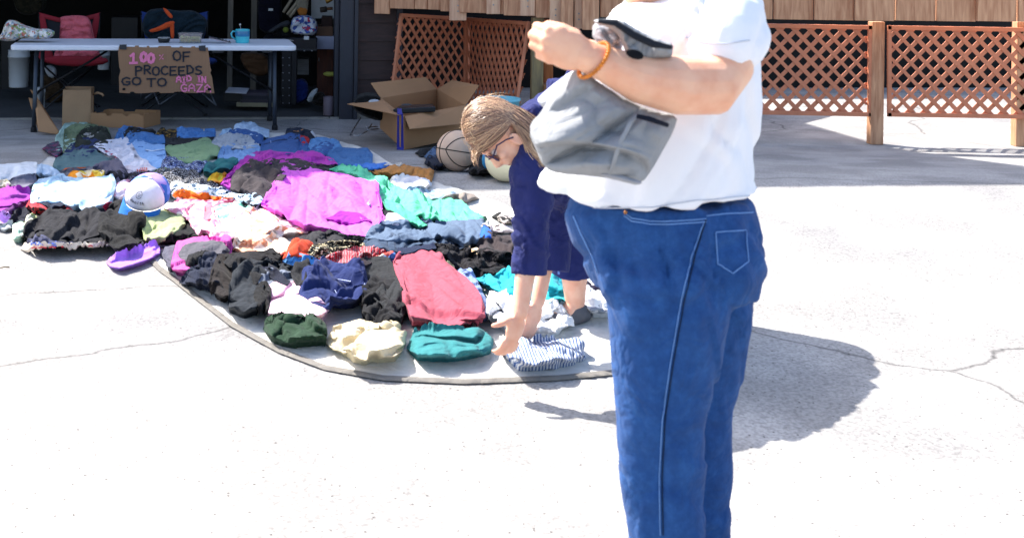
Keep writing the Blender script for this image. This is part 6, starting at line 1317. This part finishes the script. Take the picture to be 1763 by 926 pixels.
# t-shirt
tw_ = mat('white_jersey', 'e6e7ec', .9, var=.015, bump=.12, bscale=320)
b = MB()
def oval(pts, n=28):                                     # stacked ovals: (px left, px right, py, D centre, depth half)
    v = []; f = []
    for x0, x1, y, Dc, dh in pts:
        c = q((x0+x1)/2, y, Dc); r = (x1-x0)/2/F*Dc
        for j in range(n): a = 2*math.pi*j/n; v.append(c+Vector((r*math.cos(a), dh*math.sin(a), 0)))
    for i in range(len(pts)-1):
        for j in range(n): f.append((i*n+j, (i+1)*n+j, (i+1)*n+(j+1) % n, i*n+(j+1) % n))
    f += [tuple(range(n)), tuple(range((len(pts)-1)*n, len(pts)*n))[::-1]]
    return v, f
b.add(*oval([(1120, 1200, -6, 2.45, .07), (1075, 1250, 12, 2.45, .16), (1040, 1285, 45, 2.45, .19), (1010, 1300, 100, 2.46, .19), (985, 1305, 170, 2.46, .18), (955, 1300, 240, 2.46, .18), (932, 1300, 310, 2.46, .185), (930, 1305, 338, 2.46, .185)]))
cap_chain(b, [(q(1235, 15, 2.34), .095), (q(1252, 50, 2.27), .084), (q(1251, 72, 2.25), .078)], 18)
cap_chain(b, [(q(1215, 25, 2.6), .085), (q(1215, 75, 2.63), .075)], 18)
def shirt_disp(co, no):
    co = wr(.017, .11, -.5, 33, aniso=4, sharp=.3)(co, no)
    # hem sags in front and climbs at the back
    x = co[:, 0]; bot = co[:, 2] < q(1100, 300, 2.46).z
    px = PX+x/2.4*F
    hem = np.interp(px, [925, 960, 1040, 1120, 1200, 1300], [346, 357, 366, 365, 352, 344])
    hz_ = CH-(hem-PY)*2.3/F; zt = q(1100, 300, 2.46).z; zb = co[:, 2].min()
    t = np.clip((zt-co[:, 2])/(zt-zb), 0, 1); co[:, 2] = np.where(bot, zt-(zt-hz_)*t, co[:, 2])
    return co
me = remesh(b, .009, 3, shirt_disp); ts_ = link('tshirt', me, tw_, pe2)
# jeans
jn = fb('1b3a6c', '23487e', '2e5a94', p='denim', n='blue_jeans')
b = MB()
b.add(*oval([(985, 1290, 335, 2.45, .16), (972, 1300, 370, 2.45, .175), (985, 1306, 410, 2.45, .185), (1004, 1306, 450, 2.45, .185), (1020, 1296, 490, 2.45, .175)]))
b.add(*oval([(1022, 1262, 450, 2.36, .105), (1040, 1262, 520, 2.35, .105), (1050, 1240, 620, 2.35, .095), (1062, 1212, 720, 2.35, .078), (1072, 1210, 820, 2.35, .07), (1085, 1208, 940, 2.35, .065), (1088, 1206, 1040, 2.35, .062), (1086, 1210, 1075, 2.35, .066)]))
b.add(*oval([(1080, 1304, 450, 2.57, .10), (1100, 1296, 520, 2.57, .10), (1110, 1280, 620, 2.58, .09), (1120, 1262, 720, 2.58, .075), (1130, 1262, 820, 2.58, .07), (1140, 1255, 900, 2.58, .065), (1140, 1255, 960, 2.58, .065)]))
def jd(co, no):
    co = wr(.010, .10, .12, 51, aniso=4, sharp=.35)(co, no); k = np.exp(-((co[:, 2]-q(1100, 440, 2.4).z)/.07)**2)
    return wr(.014, .07, .05, 57, aniso=5, sharp=.3, mask=lambda c: k)(co, no)
me = remesh(b, .009, 3, jd); jj = link('jeans', me, jn, pe2)
from mathutils.bvhtree import BVHTree
def sew(name, m, obj, pts, r, parent=None, lift=.0015):
    """a stitched line that follows the surface of a garment"""
    me_ = obj.data; L_ = WL[obj]; bv = BVHTree.FromPolygons([v.co for v in me_.vertices], [tuple(p_.vertices) for p_ in me_.polygons])
    out_ = []
    for i in range(len(pts)-1):
        n = max(2, int(math.hypot(pts[i+1][0]-pts[i][0], pts[i+1][1]-pts[i][1])/6))
        for k in range(n+(i == len(pts)-2)):
            t = k/n; d = (P(pts[i][0]+(pts[i+1][0]-pts[i][0])*t, pts[i][1]+(pts[i+1][1]-pts[i][1])*t, 3)-Vector((0, 0, CH))).normalized()
            h_ = bv.ray_cast(Vector((0, 0, CH))-L_, d)
            if h_[0] is not None: out_.append(h_[0]+L_+h_[1]*lift*(1 if h_[1].dot(d) < 0 else -1))
    if len(out_) > 2: return MB().tube(out_, r, 6).build(name, m, parent or obj, smooth=True)
sb = fb('6f98d0', n='seam_bright'); sd = fb('122848', n='seam_shadow')
for dy in (0, 5): sew('pocket_seam', sb, jj, [(1074, 366+dy), (1088, 376+dy), (1120, 381+dy), (1160, 381+dy), (1215, 377+dy)], .0011)
sew('fly_seam', sb, jj, [(988, 372), (1002, 404), (1020, 440), (1030, 470)], .0013)
sew('side_seam', sd, jj, [(1215, 378), (1196, 440), (1178, 520), (1160, 620), (1145, 720), (1140, 820), (1142, 920)], .0012)
sew('side_seam', sb, jj, [(1211, 384), (1191, 440), (1173, 520), (1155, 620), (1140, 720), (1135, 820), (1137, 920)], .0009)
sew('back_pocket_seam', sb, jj, [(1232, 400), (1284, 396), (1288, 450), (1262, 470), (1236, 454), (1232, 400)], .0011)
sew('waist_seam', sb, jj, [(1216, 372), (1250, 368), (1296, 366)], .0011)
rv2 = MB(); rv2.ellip(q(1077, 366, 2.285), [Vector((.004, 0, 0)), Vector((0, .003, 0)), Vector((0, 0, .004))], 8); rv2.build('rivet', mat('copper', '9a6a40', .3, .9), jj, smooth=True)
for D_, x in ((2.35, 1120), (2.58, 1175)):
    c = Vector((q(x, 900, D_).x, D_, .3)); b2 = MB(); b2.ellip(c+Vector((-.05, 0, .035)), [Vector((.14, 0, 0)), Vector((0, .05, 0)), Vector((0, 0, .04))], 16); b2.ellip(c+Vector((.03, 0, .06)), [Vector((.06, 0, 0)), Vector((0, .045, 0)), Vector((0, 0, .06))], 14)
    link('shoe', remesh(b2, .008, 3), mat('white_shoe', 'b0aca6', .7), pe2)
# bracelet
br = MB(); wc = q(1022, 104, 2.135); wdir = (q(1045, 112, 2.14)-q(1010, 98, 2.13)).normalized(); wu = Vector((.35, 0, .94)); wu = (wu-wdir*wu.dot(wdir)).normalized(); wv3 = wdir.cross(wu)
for k in range(34):
    a = 2*math.pi*k/34; p = wc+(wu*math.cos(a)+wv3*math.sin(a))*.0365+wdir*(.010*math.cos(a)); br.ellip(p, [Vector((.0042, 0, 0)), Vector((0, .0042, 0)), Vector((0, 0, .0042))], 8)
br.build('bracelet', mat('amber_beads', 'c9741a', .35, var=.2, scale=80), pe2, smooth=True)
# grey shorts held over the forearm
sg_ = thing('grey_shorts', 'grey shorts with dark zip pocket draped over the arm of the standing shopper', 'shorts', q(1040, 310, 2.1))
gs = fb('8f9296', n='grey_nylon', wr=.3); gs2 = fb('98999f', n='grey_lining', wr=.3)
drape('leg', gs, [(1000, 116), (1014, 128), (1036, 146), (1080, 172), (1130, 194), (1168, 198), (1160, 226), (1140, 262), (1124, 290), (1104, 318), (1080, 312), (1040, 306), (1000, 302), (962, 300), (938, 290), (926, 262), (914, 236), (918, 214), (936, 196), (950, 170), (976, 142)], 2.14, .06, .034, .11, 1.15, aniso=3.5, sharp=.3, parent=sg_, rnd=.03, step=2, tilt=(0, -.02), cyl=.05)
drape('far_leg', fb('c4c6cc', n='grey_nylon_sunlit', wr=.3), [(1002, 118), (985, 124), (956, 146), (930, 168), (926, 176), (940, 190), (960, 196), (1000, 180), (1030, 150)], 2.26, .04, .01, .1, .8, parent=sg_)  # same nylon in a paler colour, painting in the strong sun on it
drape('hem', gs2, [(1030, 300), (1046, 296), (1078, 304), (1108, 314), (1100, 319), (1076, 314), (1050, 308)], 2.125, .02, .004, .05, 0, parent=sg_)
b = MB(); b.tube([q(1096, 200, 2.105), q(1118, 205, 2.10), q(1150, 216, 2.105)], [.004, .005, .004], 8); b.build('zip', fb('1e2438', n='zip_navy'), sg_, smooth=True)
b = MB(); b.tube([q(1098, 196, 2.125), q(1084, 214, 2.11), q(1066, 250, 2.10), q(1050, 300, 2.11)], [.003, .004, .004, .003], 8); b.build('seam', gs, sg_, smooth=True)
drape('lining', gs2, [(1022, 62), (1024, 46), (1032, 36), (1050, 33), (1066, 40), (1074, 66), (1070, 92), (1050, 88), (1030, 76)], 2.19, .04, .02, .05, 1.3, parent=sg_, rnd=.015)
drape('waistband', gs, [(1024, 40), (1030, 33), (1070, 34), (1086, 44), (1110, 58), (1140, 70), (1160, 74), (1158, 98), (1150, 100), (1120, 104), (1098, 106), (1086, 100), (1080, 84), (1072, 66), (1050, 48)], 2.13, .05, .02, .05, -.45, aniso=4, parent=sg_, rnd=.018)
b = MB(); b.tube([q(1030, 36, 2.12), q(1060, 40, 2.115), q(1090, 60, 2.11), q(1124, 76, 2.11), q(1156, 82, 2.115)], [.004, .006, .007, .007, .004], 8); b.build('band_stripe', fb('2e3440', n='dark_band'), sg_, smooth=True)
b = MB(); b.ellip(q(1093, 94, 2.105), [Vector((.016, 0, -.005)), Vector((0, .005, 0)), Vector((.003, 0, .008))], 12); b.build('fold_shadow', fb('15181f', n='fold_shade_black'), sg_, smooth=True)  # dark blob standing in for the shade inside a fold

hemc = fb('c4c8d2', n='hem_thread', wr=.05)
sew('hem', hemc, ts_, [(945, 345), (980, 352), (1040, 358), (1120, 357), (1200, 345), (1290, 337)], .0012)
sew('sleeve_hem', hemc, ts_, [(1180, 66), (1215, 74), (1250, 76), (1290, 70)], .0012)
